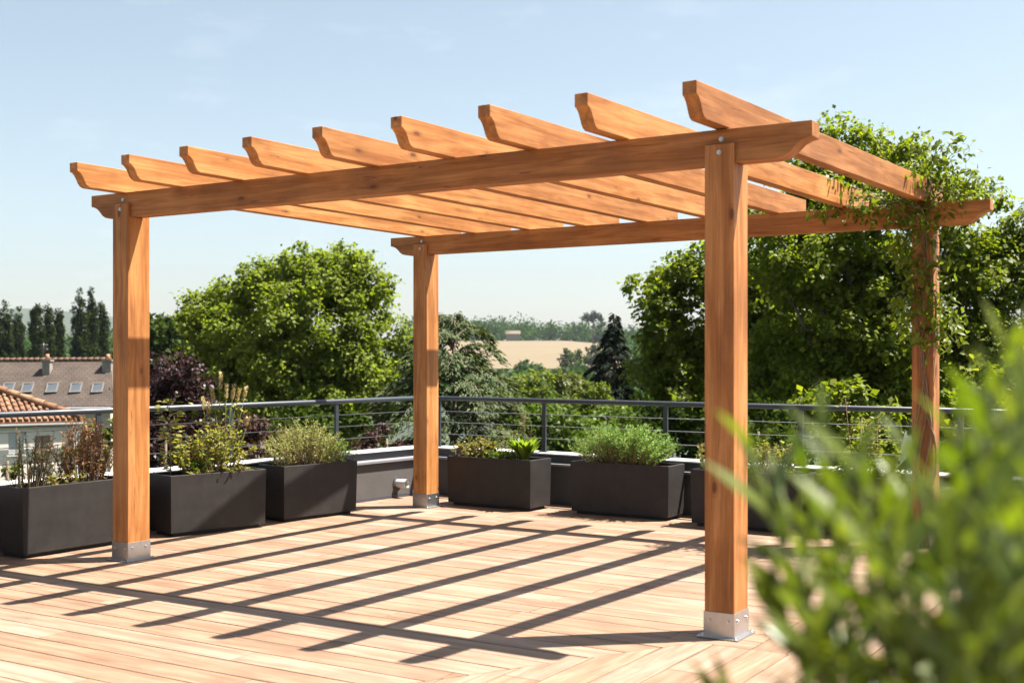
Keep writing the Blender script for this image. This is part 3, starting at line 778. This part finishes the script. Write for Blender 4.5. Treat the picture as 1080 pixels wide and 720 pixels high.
# long brown roofed house, roof slope towards the camera
Y0, Yr = 66.0, 69.5
ridgeL = W(-160, 381, Yr); ridgeR = W(117.5, 379.5, Yr); eaveL = W(-160, 430, Y0); eaveR = W(120, 428, Y0)
bh = thing('long_house', 'long house with a brown tiled roof, skylights and chimneys', 'house', ((ridgeL.x + ridgeR.x)/2, Yr, GZ))
mb = MB()
back = [Vector((p.x, 2*Yr - p.y, p.z)) for p in (eaveL, eaveR)]
th = Vector((0, 0, -.18))
mb.add([eaveL, eaveR, ridgeR, ridgeL], [(0, 1, 2, 3)])
mb.add([ridgeL, ridgeR, back[1], back[0]], [(0, 1, 2, 3)])
mb.add([p + th for p in (eaveL, eaveR, ridgeR, ridgeL)], [(3, 2, 1, 0)]); mb.add([p + th for p in (ridgeL, ridgeR, back[1], back[0])], [(3, 2, 1, 0)])
mb.add([eaveL, eaveR, eaveR + th, eaveL + th], [(3, 2, 1, 0)]); mb.add([eaveR, ridgeR, ridgeR + th, eaveR + th], [(3, 2, 1, 0)]); mb.add([ridgeR, back[1], back[1] + th, ridgeR + th], [(3, 2, 1, 0)])
ro = mb.build('roof', M['browntile'], bh)
Lr = (eaveR - eaveL).length; Ls = (ridgeR - eaveR).length
uvquad(ro, [(0, 0), (Lr, 0), (Lr, Ls), (0, Ls)] + [(0, Ls), (Lr, Ls), (Lr, 2*Ls), (0, 2*Ls)] + [(0, 0)] * 20)
# ridge tiles
mb = MB(); nR = 44
for i in range(nR):
    a_ = ridgeL.lerp(ridgeR, i / nR); b_ = ridgeL.lerp(ridgeR, (i + .96) / nR)
    mb.tube([a_ + ZZ*.02, b_ + ZZ*.045], [.11, .13], 8)
reparent_build(mb, 'ridge_tiles', M['browntile2'], ro)
mb = MB(); ex = eaveR.x - .35
mb.add([Vector((-40, Y0 + .5, GZ)), Vector((ex, Y0 + .5, GZ)), Vector((ex, Y0 + .5, eaveR.z + .2)), Vector((-40, Y0 + .5, eaveR.z + .2))], [(0, 1, 2, 3)])
mb.add([Vector((ex, Y0 + .5, GZ)), Vector((ex, 2*Yr - Y0 - .5, GZ)), Vector((ex, 2*Yr - Y0 - .5, eaveR.z + .2)), Vector((ex, Yr, ridgeR.z - .2)), Vector((ex, Y0 + .5, eaveR.z + .2))], [(0, 1, 2, 3, 4)])
mb.build('wall', M['creamwall'], bh)
mb = MB(); mb.tube([eaveL + Vector((0, -.08, -.12)), eaveR + Vector((0, -.08, -.12))], .08, 8); mb.build('gutter', M['gutter'], bh)
slope = (ridgeR - eaveR).normalized(); rx = Vector((1, 0, 0)); nrm = rx.cross(slope).normalized()
for k, px in enumerate((-16, 9, 29, 55, 80, 103)):
    f = .36
    c = W(px, 411, Y0).copy()
    zz_ = eaveR.z + (ridgeR.z - eaveR.z) * .37; yy = Y0 + (Yr - Y0) * .37
    c = Vector(((px - 540) / F * yy, yy, zz_))
    c = c + nrm * .0
    m = Matrix((rx, slope, nrm)).transposed().to_4x4(); m.translation = c
    mb = MB(); mb.box((-.31, -.44, .0), (.31, -.37, .09)); mb.box((-.31, .37, .0), (.31, .44, .09)); mb.box((-.31, -.3695, 0), (-.25, .3695, .085)); mb.box((.25, -.3695, 0), (.31, .3695, .085))
    sk = mb.build('skylight', M['framed'], bh, M=m)
    mb = MB(); mb.box((-.2495, -.3694, .02), (.2495, .3694, .06)); reparent_build(mb, 'pane', M['glassy'], sk, 0, m)
def chimney(px, ytop, w, d, zb, Yc, pots):
    c = W(px, ytop, Yc); mb = MB()
    mb.box((c.x - w/2, Yc - d/2, zb), (c.x + w/2, Yc + d/2, c.z)); mb.box((c.x - w/2 - .06, Yc - d/2 - .06, c.z + .001), (c.x + w/2 + .06, Yc + d/2 + .06, c.z + .1))
    o = mb.build('chimney', M['stack'], bh)
    for k in range(pots):
        x = c.x + (k - (pots - 1) / 2) * .3
        mb = MB(); mb.tube([(x, Yc, c.z + .101), (x, Yc, c.z + .42)], [.13, .09], 10); reparent_build(mb, 'chimney_pot', M['brick'], o)
chimney(50, 381, .42, .45, .1, Yr - .9, 1)
chimney(114, 381, .50, .55, -.3, Yr - .7, 1)
mb = MB(); ac = W(46, 381, Yr + .2); top = ac + ZZ * 1.05
mb.tube([ac, top], .03, 6)
for k, (z, w) in enumerate(((.95, .5), (.82, .38), (.7, .55), (.58, .3))): mb.tube([ac + Vector((-w/2, 0, z)), ac + Vector((w/2, 0, z))], .022, 5)
mb.build('aerial', M['framed'], bh)
# white house with a hipped terracotta roof
Yh = 35.0
cR = W(82, 447, Yh)
we = thing('white_house', 'white rendered house with a terracotta hip roof at the left edge', 'house', (cR.x, Yh, GZ))
x1 = cR.x; x0 = x1 - 10; ez = H - (443 - 378) / F * Yh; dep = 9.0
mb = MB()
# front wall with window openings left as recesses
wins = [(Vector((x1 - 1.67, Yh, -.975)), .40, .62, 'shut_w'), (Vector((x1 - .965, Yh, -1.19)), .42, .80, 'shut_b')]
xsw = [x0]; 
for p, w, h, s_ in wins: xsw += [p.x - w/2, p.x + w/2]
xsw.append(x1)
for i in range(len(xsw) - 1):
    if i % 2 == 0:
        mb.box((xsw[i] + (.0003 if i else 0), Yh, GZ), (xsw[i+1], Yh + .3, ez))
    else:
        p, w, h, s_ = wins[(i - 1)//2]
        mb.box((xsw[i] + .0003, Yh + .0004, GZ), (xsw[i+1], Yh + .3, p.z - h/2)); mb.box((xsw[i] + .0003, Yh + .0004, p.z + h/2), (xsw[i+1], Yh + .3, ez))
mb.box((x1 - .3, Yh + .3005, GZ), (x1, Yh + dep, ez)); mb.box((x0, Yh + .3005, GZ), (x0 + .3, Yh + dep, ez)); mb.box((x0 + .3005, Yh + dep - .3, GZ), (x1 - .3005, Yh + dep, ez))
mb.build('wall', M['whitewall'], we)
for p, w, h, s_ in wins:
    mb = MB(); mb.box((p.x - w/2, Yh + .12, p.z - h/2), (p.x + w/2, Yh + .16, p.z + h/2)); f_ = mb.build('window', M['glassy'], we)
    mb = MB()
    for sgn in (-1, 1):
        cx = p.x + sgn * w/4
        for q in range(9):
            z = p.z - h/2 + h * (q + .1) / 9; mb.box((cx - w/4 + .012, Yh + .03, z), (cx + w/4 - .012, Yh + .05, z + h/9*.8))
        mb.box((cx - w/4 + .004, Yh + .05, p.z - h/2), (cx + w/4 - .004, Yh + .07, p.z + h/2))
    reparent_build(mb, 'shutter', M[s_], f_)
    mb = MB(); mb.box((p.x - w/2 - .06, Yh - .05, p.z - h/2 - .06), (p.x + w/2 + .06, Yh + .1, p.z - h/2 - .001)); reparent_build(mb, 'sill', M['whitewall'], f_)
# hip roof
ov = .10; e = [Vector((x0 - ov, Yh - ov, ez)), Vector((x1 + ov, Yh - ov, ez)), Vector((x1 + ov, Yh + dep + ov, ez)), Vector((x0 - ov, Yh + dep + ov, ez))]
rz = ez + 1.9; r0 = Vector((x0 + 4.5, Yh + dep/2, rz)); r1 = Vector((x1 - 4.5, Yh + dep/2, rz))
mb = MB(); mb.add(e + [r0, r1], [(0, 1, 5, 4), (1, 2, 5), (2, 3, 4, 5), (3, 0, 4)], 0)
mb.add([q + Vector((0, 0, -.1)) for q in e], [(3, 2, 1, 0)]);
for i in range(4):
    a_, b_ = e[i], e[(i+1) % 4]; mb.add([a_, b_, b_ - ZZ*.1, a_ - ZZ*.1], [(3, 2, 1, 0)])
rf = mb.build('roof', M['terra'], we)
# rows of barrel tiles running up the slopes
mb = MB(); rr2 = random.Random(4)
def courses(a_, b_, ra, rb, step=.165):
    n_ = int((b_ - a_).length / step)
    for i in range(n_ + 1):
        f = i / n_; base = a_.lerp(b_, f)
        up = (ra + rb) / 2 - (a_ + b_) / 2; 
        # intersect with hips
        fl = (ra - a_).dot((b_ - a_).normalized()) / (b_ - a_).length; fr = (rb - a_).dot((b_ - a_).normalized()) / (b_ - a_).length
        g = 1.0
        if f < fl: g = f / max(fl, 1e-6)
        if f > fr: g = (1 - f) / max(1 - fr, 1e-6)
        if g < .03: continue
        side = (b_ - a_).normalized(); upv = up - side * up.dot(side); tipp = base + upv * g
        nseg = max(1, int((tipp - base).length / .30))
        for q in range(nseg):
            s0 = base.lerp(tipp, q / nseg); s1 = base.lerp(tipp, (q + 1.05) / nseg)
            mb.tube([s0 + ZZ*.035, s1 + ZZ*.015], [.056, .046], 6, rr2.choice([0, 0, 1]), caps=(q == 0))
courses(e[0], e[1], r0, r1); courses(e[1], e[2], r1, r1)
for p_, q_ in ((e[1], r1), (e[0], r0), (r0, r1)):
    n_ = int((q_ - p_).length / .4)
    for i in range(n_): mb.tube([p_.lerp(q_, i/n_) + ZZ*.1, p_.lerp(q_, (i+1.05)/n_) + ZZ*.08], [.12, .10], 8, rr2.choice([0, 0, 1]))
reparent_build(mb, 'roof_tiles', [M['terra'], M['terra2']], rf)
mb = MB(); mb.tube([e[0] + Vector((0, -.07, -.1)), e[1] + Vector((.07, -.07, -.1)), e[2] + Vector((.07, 0, -.1))], .05, 8); mb.build('gutter', M['gutter'], we)
mb = MB(); mb.tube([Vector((x1 - .12, Yh - .06, ez - .15)), Vector((x1 - .12, Yh - .06, GZ))], .045, 8); mb.build('downpipe', M['gutter'], we)

we.rotation_euler.z = R(32)

# ------------------------------------------------------------------ plants in the planters
def plant(name, label, cat, base, group=None): return thing(name, label, cat, base, group)
def bushy(name, label, base, w, d, h, n_stem, mat, L, wd, xdir, per=26, stemmat=None, spread=1.0, up=.7, tops=None, low=0.15):
    """many stems fanning up from an area, small leaves along them"""
    t = plant(name, label, 'plant', base)
    base = Vector(base); x = Vector(xdir).normalized(); y = ZZ.cross(x)
    mb = MB(); P = []; D = []; N = []
    for i in range(n_stem):
        a = random.uniform(-.5, .5); b = random.uniform(-.5, .5)
        s0 = base + x * a * w * .7 + y * b * d * .7
        hh = h * random.uniform(.6, 1.05) * (1 - .5 * (2*abs(a)) ** 3)
        tip = s0 + x * (a * w * .45 * spread + random.gauss(0, .03)) + y * (b * d * .5 * spread + random.gauss(0, .03)) + ZZ * hh
        mid = s0.lerp(tip, .5) + Vector((random.gauss(0, .012), random.gauss(0, .012), .02))
        mb.tube([s0, mid, tip], [.0035, .0028, .0015], 4, caps=False)
        for q in range(per):
            f = low + (1 - low) * random.random() ** .8
            p = s0.lerp(mid, f*2) if f < .5 else mid.lerp(tip, f*2 - 1)
            P.append(p); v = Vector((random.gauss(0, 1), random.gauss(0, 1), random.gauss(0, .5) + up)); D.append(v)
            N.append((random.gauss(0, .5), random.gauss(0, .5), 1))
    mb.build('stem', stemmat or M['stemw'], t)
    sz = L * (.6 + .8 * rng.random(len(P)))
    leaves('foliage', np.array(P), np.array(D), np.array(N), sz, sz * wd, mat, t)
    return t
def xd(at): return (at(1, .5) - at(0, .5)).normalized()
# A
bushy('wispy_shrub', 'wispy grey green shrub at the left end of the leftmost planter', pA(.18, .5), .34, .22, .44, 50, LM['grey'], .026, .3, xd(pA), per=26)
bushy('rusty_shrub', 'reddish brown twiggy shrub in the leftmost planter beside the near left post', pA(.66, .5), .40, .24, .52, 80, LM['red'], .028, .42, xd(pA), per=30)
bushy('low_plant', 'low reddish plants along the soil of the leftmost planter', pA(.42, .35), .35, .2, .12, 26, LM['sedum'], .03, .5, xd(pA), per=14)
# B
def stalk(name, label, base, h, mat, L, wd, n, stemmat=None, lean=(0, 0), r=.006, spread=.5, low=.2, cl=1):
    t = plant(name, label, 'plant', base)
    b = Vector(base); P = []; D = []; N = []; mb = MB()
    for s_ in range(cl):
        ox, oy = (random.gauss(0, .05), random.gauss(0, .04)) if cl > 1 else (0, 0)
        hs = h * (random.uniform(.65, 1) if s_ else 1)
        tip = b + Vector((lean[0] + ox * 1.8, lean[1] + oy, hs)); s0 = b + Vector((ox * .5, oy * .5, 0))
        mid = s0.lerp(tip, .5) + Vector((random.gauss(0, .02), random.gauss(0, .02), 0))
        mb.tube([s0, mid, tip], [r, r*.8, r*.4], 6)
        for i in range(n):
            f = low + (1 - low) * random.random(); p = s0.lerp(mid, f*2) if f < .5 else mid.lerp(tip, f*2 - 1)
            a = random.uniform(0, 6.28); o = Vector((math.cos(a), math.sin(a), random.uniform(-.1, .6)))
            P.append(p + o * random.random() * spread * .1); D.append(o); N.append((random.gauss(0, .4), random.gauss(0, .4), 1))
    mb.build('stem', stemmat or M['stemw'], t)
    sz = L * (.6 + .8 * rng.random(len(P)))
    leaves('foliage', np.array(P), np.array(D), np.array(N), sz, sz * wd, mat, t, long=L > .05)
    return t
stalk('young_sapling', 'thin leafy sapling at the left end of the seed spike planter', pB(.10, .45), .64, LM['mixed'], .056, .62, 150, lean=(-.01, 0), spread=.7, low=.1)
bushy('mixed_shrub', 'yellow green bushy plant in the middle of the planter with the seed spikes', pB(.50, .45), .58, .26, .44, 80, LM['mixed'], .036, .5, xd(pB), per=24, low=.2)
bushy('low_fern', 'small fresh green clump in front of the yellow green bushy plant', pB(.36, .25), .16, .12, .17, 20, LM['bush'], .035, .5, xd(pB), per=18)
bushy('low_plant', 'low reddish and yellow plants along the rim of the seed spike planter', pB(.55, .2), .55, .08, .09, 44, LM['sedum'], .03, .5, xd(pB), per=12)
t = plant('seed_spike_plant', 'tall dry seed spikes rising above the handrail, right of the near left post', 'plant', pB(.68, .5))
mb = MB(); b0 = pB(.66, .5)
Yb = b0.y
for px, py in ((233, 394), (223, 411), (239, 406), (247, 407), (253, 411), (260, 409), (214, 420), (219, 425), (262, 441)):
    tip = W(px, py, Yb + random.uniform(-.08, .08)); s0 = b0 + Vector((random.gauss(0, .04), random.gauss(0, .03), 0))
    s0.x += (tip.x - b0.x) * .3
    mid = s0.lerp(tip, .55) + Vector((random.gauss(0, .012), 0, .02))
    mb.tube([s0, mid, tip], [.0045, .0035, .002], 5)
    P = []; D = []; N = []
    for q in range(70):
        f = 1 - .24 * random.random() / .8; p = mid.lerp(tip, max(0, f*1.25 - .25))
        a = random.uniform(0, 6.28); o = Vector((math.cos(a), math.sin(a), .9)); P.append(p + o * .004); D.append(o); N.append((math.cos(a), math.sin(a), .2))
    leaves('seed_head', np.array(P), np.array(D), np.array(N), .026, .012, LM['seed'], t)
mb.build('stem', M['stemg'], t)
P = []; D = []; N = []
for q in range(150):
    f = random.random() * .6; s0 = b0 + Vector((random.gauss(0, .09), random.gauss(0, .05), .05 + .55 * random.random()))
    P.append(s0); D.append((random.gauss(0, 1), random.gauss(0, 1), .6)); N.append((random.gauss(0, .4), random.gauss(0, .4), 1))
leaves('foliage', np.array(P), np.array(D), np.array(N), .05, .022, LM['mixed'], t)
# C
bushy('lavender_bush', 'silvery green lavender filling the planter left of the back left post', pC(.40, .5),   .62, .30, .42, 190, LM['lav'], .030, .22, xd(pC), per=30, spread=1.25, up=1.0)
bushy('lavender_bush', 'smaller greener lavender at the right end of the lavender planter', pC(.84, .5), .28, .26, .26, 70, LM['rose'], .028, .22, xd(pC), per=24, spread=1.2, up=1.0)
# D
bushy('sedum_clump', 'low pinkish and yellow sedum right beside the back left post', pD(.25, .45), .40, .24, .22, 54, LM['sedum'], .038, .55, xd(pD), per=18)
bushy('low_plant', 'low dark green plants between the sedum and the broad-leaved plant', pD(.55, .4), .34, .22, .11, 30, LM['bush'], .035, .5, xd(pD), per=14)
t = plant('broadleaf_plant', 'bright green plant with long upright leaves in the planter right of the back left post', 'plant', pD(.82, .5))
P = []; D = []; N = []; b0 = pD(.82, .45)
for q in range(64):
    a = random.uniform(0, 6.28); rr0 = random.random() * .05
    P.append(b0 + Vector((math.cos(a) * rr0, math.sin(a) * rr0, .02 + random.random() * .06))); D.append((math.cos(a) * .55, math.sin(a) * .55, random.uniform(.9, 2.0))); N.append((-math.cos(a), -math.sin(a), .7))
leaves('foliage', np.array(P), np.array(D), np.array(N),   .15 + .09 * rng.random(64), .07, LM['fresh'], t, curl=.3, long=True)
mb = MB(); mb.tube([b0 - ZZ*.01, b0 + ZZ*.1], [.016, .008], 7); mb.build('stem', M['stemg'], t)
stalk('flower_stalk', 'thin pink tipped stalk standing behind the broad-leaved plant', pD(.70, .7), .50, LM['olive'], .03, .35, 60, spread=.6, cl=4, r=.003)
bushy('wispy_shrub', 'pale wispy plant between the sedum and the broad-leaved plant', pD(.60, .7), .22, .16, .30, 20, LM['lav'], .022, .25, xd(pD), per=16)
# E
bushy('rosemary_bush', 'dense grey green rosemary mound overflowing its planter, left of the near right post', pE(.48, .5), .74, .36, .38, 380, LM['rose'], .034, .2, xd(pE), per=30, spread=1.2, up=1.0)
# F, G
bushy('rusty_shrub', 'yellow and rust coloured plant showing left of the near right post', pF(.12, .5), .22, .22, .28, 24, LM['sedum'], .036, .5, xd(pF), per=18)
bushy('mixed_shrub', 'yellow green plant with rusty tips just right of the near right post', pF(.70, .5), .40, .24, .30, 44, LM['mixed'], .036, .5, xd(pF), per=22)
stalk('flowering_stalk', 'tall thin stalks with small pale leaves left of the vine-covered post', pG(.45, .5), .66, LM['mixed'], .032, .55, 60, cl=6, lean=(.03, 0), r=.004, spread=.6, low=.2)
bushy('low_plant', 'low green plants in the planter beside the vine-covered post', pG(.5, .45), .5, .24, .2, 40, LM['bush'], .04, .5, xd(pG), per=18)

# ------------------------------------------------------------------ climbing vine on the far right post
vine = thing('climbing_vine', 'leafy green vine climbing the back right post and spilling over the end of the beam', 'plant', (P4.x, P4.y, 0))
mb = MB(); cP = c4
def around(f, z, r): 
    a = f; return Vector((cP.x + U.x * math.cos(a) * r + V.x * math.sin(a) * r, cP.y + U.y * math.cos(a) * r + V.y * math.sin(a) * r, z))
for s_ in range(4):
    pts = []; ph = -1.75 + s_ * .22; rr3 = random.Random(s_)
    for k in range(28):
        z = 2.5 * k / 27
        a = ph + .35 * math.sin(k * .55 + s_ * 1.3) * (1 if s_ < 3 else 1.3)
        if z < 2.3:  # hug the square post
            ca, sa = math.cos(a), math.sin(a); q = (S/2 + .014) / max(abs(ca), abs(sa))
        else: q = S * .8
        pts.append(around(a, z, q))
    mb.tube(pts, [.011 - .006 * k / 27 for k in range(28)], 6)
P = []; D = []; N = []
def vleaf(p, sp, n, hang=.5):
    for q in range(int(n * .95)):
        P.append(Vector(p) + Vector([max(-1.5, min(1.5, random.gauss(0, 1))) * sp * k_ for k_ in (1, 1, .75)]))
        D.append((random.gauss(0, .8), random.gauss(0, .8), -hang + random.gauss(0, .5))); N.append((random.gauss(0, .5), random.gauss(0, .5) - .4, .9))
fr = -V
for z, sp, n in ((2.52, .13, 170), (2.40, .12, 150), (2.25, .11, 110), (2.1, .11, 110), (1.98, .12, 120), (1.86, .10, 80), (1.70, .12, 110), (1.62, .10, 60), (1.5, .06, 20)):
    c0 = Vector((cP.x, cP.y, z)) + fr * (S*.75) + U * random.gauss(-.02, .05); vleaf(c0, sp, n)
for z, n in ((1.72, 90), (1.62, 50), (1.98, 40), (1.5, 40)):
    vleaf(Vector((cP.x, cP.y, z)) + U * .16 + fr * .08, .09, n)
for f, z, sp, n in ((-.2, 2.62, .11, 120), (-.4, 2.62, .10, 110), (-.58, 2.60, .10, 100), (-.74, 2.57, .08, 60), (-.3, 2.47, .09, 60), (-.5, 2.52, .07, 40), (.05, 2.70, .12, 160), (.18, 2.76, .12, 130), (.15, 2.60, .11, 110), (.33, 2.66, .09, 70), (.0, 2.84, .10, 90), (-.12, 2.76, .10, 80), (.22, 2.95, .08, 60), (.12, 2.9, .08, 50)):
    c0 = Vector((cP.x, cP.y, z)) + dB * f + fr * random.uniform(.0, .14); vleaf(c0, sp, n)
# runners along the rafters
for i_ in (7, 8):
    a_ = c1.lerp(c2, i_/8); b_ = c3.lerp(c4, i_/8)
    for f in (.98, .94, .90, .86): vleaf(a_.lerp(b_, f) + ZZ * (RT - .0), .06, 26)
# wispy tendril against the sky
mb.build('stem', M['stemw'], vine); mb = MB()
tp = [Vector((cP.x, cP.y, 2.85)) + U*.1, W(990, 175, cP.y), W(1005, 162, cP.y), W(1020, 157, cP.y), W(1027, 150, cP.y)]
mb.tube(tp, [.005, .004, .003, .002, .001], 5)
for k in range(4):
    for q in range(9): vleaf(tp[k].lerp(tp[k+1], random.random()), .022, 1)
mb.build('tendril', M['stemg'], vine)
for f in (-.45, -.75, -.2, .3):
    mb = MB()
    mb.tube([Vector((cP.x, cP.y, 2.5)) + fr*.12, Vector((cP.x, cP.y, 2.62)) + dB*f*.5 + fr*.12, Vector((cP.x, cP.y, 2.6)) + dB*f + fr*.06], [.008, .006, .003], 6)
    mb.build('runner', M['stemw'], vine)
n = len(P); sz = .060 * (.55 + .75 * rng.random(n))
leaves('foliage', np.array([tuple(p) for p in P]), np.array(D), np.array(N), sz, sz * .5, LM['vine'], vine, long=True, curl=.2)

# ------------------------------------------------------------------ blurred shrub close to the camera
random.seed(21); rng = np.random.default_rng(21)
SY = 1.25
bx = W(1015, 378, SY)
fgs = thing('potted_shrub', 'blurred leafy green shrub with long narrow leaves at the lower right', 'plant', (bx.x, SY, 0))
mb = MB(); root = Vector((bx.x, SY, .42)); P = []; D = []; N = []; Ls = []
tips = [(795, 462, 1.22), (822, 500, 1.3), (868, 446, 1.25), (905, 470, 1.05), (930, 505, 1.2), (955, 450, 1.35), (985, 480, 1.15), (1010, 430, 1.25), (1010, 520, 1.0), (1045, 390, 1.2),
        (1062, 345, 1.3), (1085, 370, 1.1), (1040, 450, 1.0), (1075, 430, 1.05), (815, 585, 1.25), (845, 610, 1.15), (880, 540, 1.1), (950, 570, 1.0), (1000, 590, .95), (1050, 540, .95),
        (1090, 500, .95), (1020, 660, .92), (1070, 620, .92), (1100, 420, 1.3), (1110, 560, 1.1), (1060, 690, 1.05), (890, 690, 1.1), (1040, 640, 1.35), (1080, 600, 1.3), (1100, 680, 1.1),
        (1020, 730, 1.0), (1065, 480, 1.35), (1090, 650, 1.2), (1120, 470, 1.2), (765, 722, 1.2), (1080, 380, 1.2), (850, 480, 1.35), (975, 640, 1.15), (1045, 590, 1.2), (1000, 545, 1.3), (1085, 560, 1.05), (1055, 655, 1.2), (930, 560, 1.3)]
for px, py, Yt in tips:
    tip = W(px, py + 14, Yt * .86)
    s0 = root + Vector((random.gauss(0, .03), random.gauss(0, .03), 0))
    s1 = Vector((s0.x + (tip.x - s0.x) * .55, s0.y + (tip.y - s0.y) * .55, root.z + (tip.z - root.z) * .62))
    pts = []
    for k in range(9):
        f = k / 8; pts.append((1-f)**2 * s0 + 2*f*(1-f) * s1 + f*f * tip)
    mb.tube(pts, [.006 - .0045 * k / 8 for k in range(9)], 6)
    nl = 22
    for q in range(nl):
        f = 1 - .46 * (q / nl) ** 1.05
        k = min(7, int(f * 8)); p = pts[k].lerp(pts[k+1], f*8 - k)
        dr = (pts[k+1] - pts[k]).normalized(); a = q * 2.4 + px
        side = Vector((math.cos(a), math.sin(a), 0))
        g_ = q / nl
        P.append(tuple(p)); dv = dr * random.uniform(.9, 1.2) * (1 - .55 * g_) + side * random.uniform(.45, .75) * (.7 + .7 * g_); D.append(tuple(dv))
        N.append(tuple(dr * .8 - side * .3 + Vector((random.gauss(0, .35), random.gauss(0, .35), .2)))); Ls.append(random.uniform(.044, .078) * (.8 + .4 * min(1, q / 5)))
# older leaves lower down the shrub
for q in range(420):
    a = random.uniform(0, 6.28); z = random.uniform(.5, .92); r0_ = (.06 + .18 * (z - .4)) * math.sqrt(random.random())
    P.append((root.x + math.cos(a) * r0_, root.y + math.sin(a) * r0_, z)); D.append((math.cos(a), math.sin(a), random.uniform(-.2, .9))); N.append((random.gauss(0, .3), random.gauss(0, .3), 1)); Ls.append(random.uniform(.05, .08))
mb.build('stem', M['stemg'], fgs)
Ls = np.array(Ls)
leaves('foliage', np.array(P), np.array(D), np.array(N), Ls, Ls * .22, LM['laurel'], fgs, long=True, curl=.16)
mb = MB(); cx, cy = bx.x, SY
def ring(r, z, n=40): return [Vector((cx + math.cos(2*math.pi*k/n)*r, cy + math.sin(2*math.pi*k/n)*r, z)) for k in range(n)]
prof = [(.13, .002), (.15, .01), (.185, .40), (.20, .402), (.20, .44), (.178, .44), (.175, .40), (.0005, .40)]
rows = [ring(r_, z_) for r_, z_ in prof]
vs = sum(rows, []); fs = [(i*40+k, i*40+(k+1) % 40, (i+1)*40+(k+1) % 40, (i+1)*40+k) for i in range(len(prof)-1) for k in range(40)]
mb.add(vs, fs, 0, True); mb.build('pot', M['pot'], fgs)

# ------------------------------------------------------------------ air
hm = bpy.data.materials.new('summer_haze'); hm.use_nodes = True
nt = hm.node_tree; nt.nodes.clear()
o_ = nt.nodes.new('ShaderNodeOutputMaterial'); pv = nt.nodes.new('ShaderNodeVolumePrincipled')
pv.inputs['Color'].default_value = (.80, .88, 1, 1); pv.inputs['Density'].default_value = .00006; pv.inputs['Anisotropy'].default_value = .2
nt.links.new(pv.outputs[0], o_.inputs['Volume'])
mb = MB(); mb.box((-2600, -170, -14), (2000, 4260, 90))
tag(mb.build('haze', hm), 'thin summer haze over the valley', 'haze', kind='stuff')

# ------------------------------------------------------------------ light, sky, camera
sunv = Vector((.894, .150, 1.8)).normalized()
elev = math.asin(sunv.z)
sun = bpy.data.lights.new('sun', 'SUN'); sun.energy = 5.0; sun.angle = R(.53); sun.color = (1, .94, .86)
so = bpy.data.objects.new('sun', sun); COL.objects.link(so)
so.rotation_euler = sunv.to_track_quat('Z', 'Y').to_euler()
w = bpy.data.worlds.new('World'); SC.world = w; w.use_nodes = True
n = w.node_tree.nodes; l = w.node_tree.links
bg = n['Background']; sky = n.new('ShaderNodeTexSky'); sky.sky_type = 'NISHITA'; sky.sun_disc = False
sky.sun_elevation = elev; sky.sun_rotation = math.atan2(sunv.x, sunv.y)
sky.air_density = 1.0; sky.dust_density = 1.3; sky.ozone_density = 1.0; sky.altitude = 50
hs = n.new('ShaderNodeHueSaturation'); hs.inputs['Saturation'].default_value = .68; hs.inputs['Hue'].default_value = .483; hs.inputs['Value'].default_value = .90
l.new(sky.outputs[0], hs.inputs['Color'])
# a few faint wisps of cloud
tcw = n.new('ShaderNodeTexCoord'); mpw = n.new('ShaderNodeMapping'); mpw.inputs['Scale'].default_value = (2.2, 2.2, 7)
l.new(tcw.outputs['Generated'], mpw.inputs[0])
nw = n.new('ShaderNodeTexNoise'); nw.inputs['Scale'].default_value = 2.4; nw.inputs['Detail'].default_value = 7; nw.inputs['Roughness'].default_value = .6
l.new(mpw.outputs[0], nw.inputs['Vector'])
rw = ramp(n, [(.55, (0, 0, 0)), (.80, (.30, .30, .30))]); l.new(nw.outputs[0], rw.inputs[0])
l.new(mixc(n, l, hs.outputs[0], (6.0, 6.3, 6.5), rw.outputs[0]), bg.inputs[0]); bg.inputs[1].default_value = .05
cam = bpy.data.cameras.new('camera'); co = bpy.data.objects.new('camera', cam); COL.objects.link(co)
co.location = (0, 0, H); co.rotation_euler = (R(90), 0, 0)
cam.sensor_width = 36; cam.lens = F / 1080 * 36; cam.shift_y = 18 / 1080
cam.clip_end = 12000; cam.clip_start = .05
cam.dof.use_dof = True; cam.dof.focus_distance = 10.5; cam.dof.aperture_fstop = cam.lens / 1000 / .0130; cam.dof.aperture_blades = 0
SC.camera = co
SC.view_settings.view_transform = 'Standard'; SC.view_settings.look = 'None'
SC.view_settings.exposure = 2.0; SC.view_settings.gamma = 1; SC.view_settings.use_curve_mapping = False
SC.render.engine = 'CYCLES'
cy = SC.cycles
cy.use_denoising = True
try: cy.denoiser = 'OPENIMAGEDENOISE'
except Exception: pass
cy.max_bounces = 8; cy.diffuse_bounces = 4; cy.transparent_max_bounces = 8
cy.sample_clamp_indirect = 6
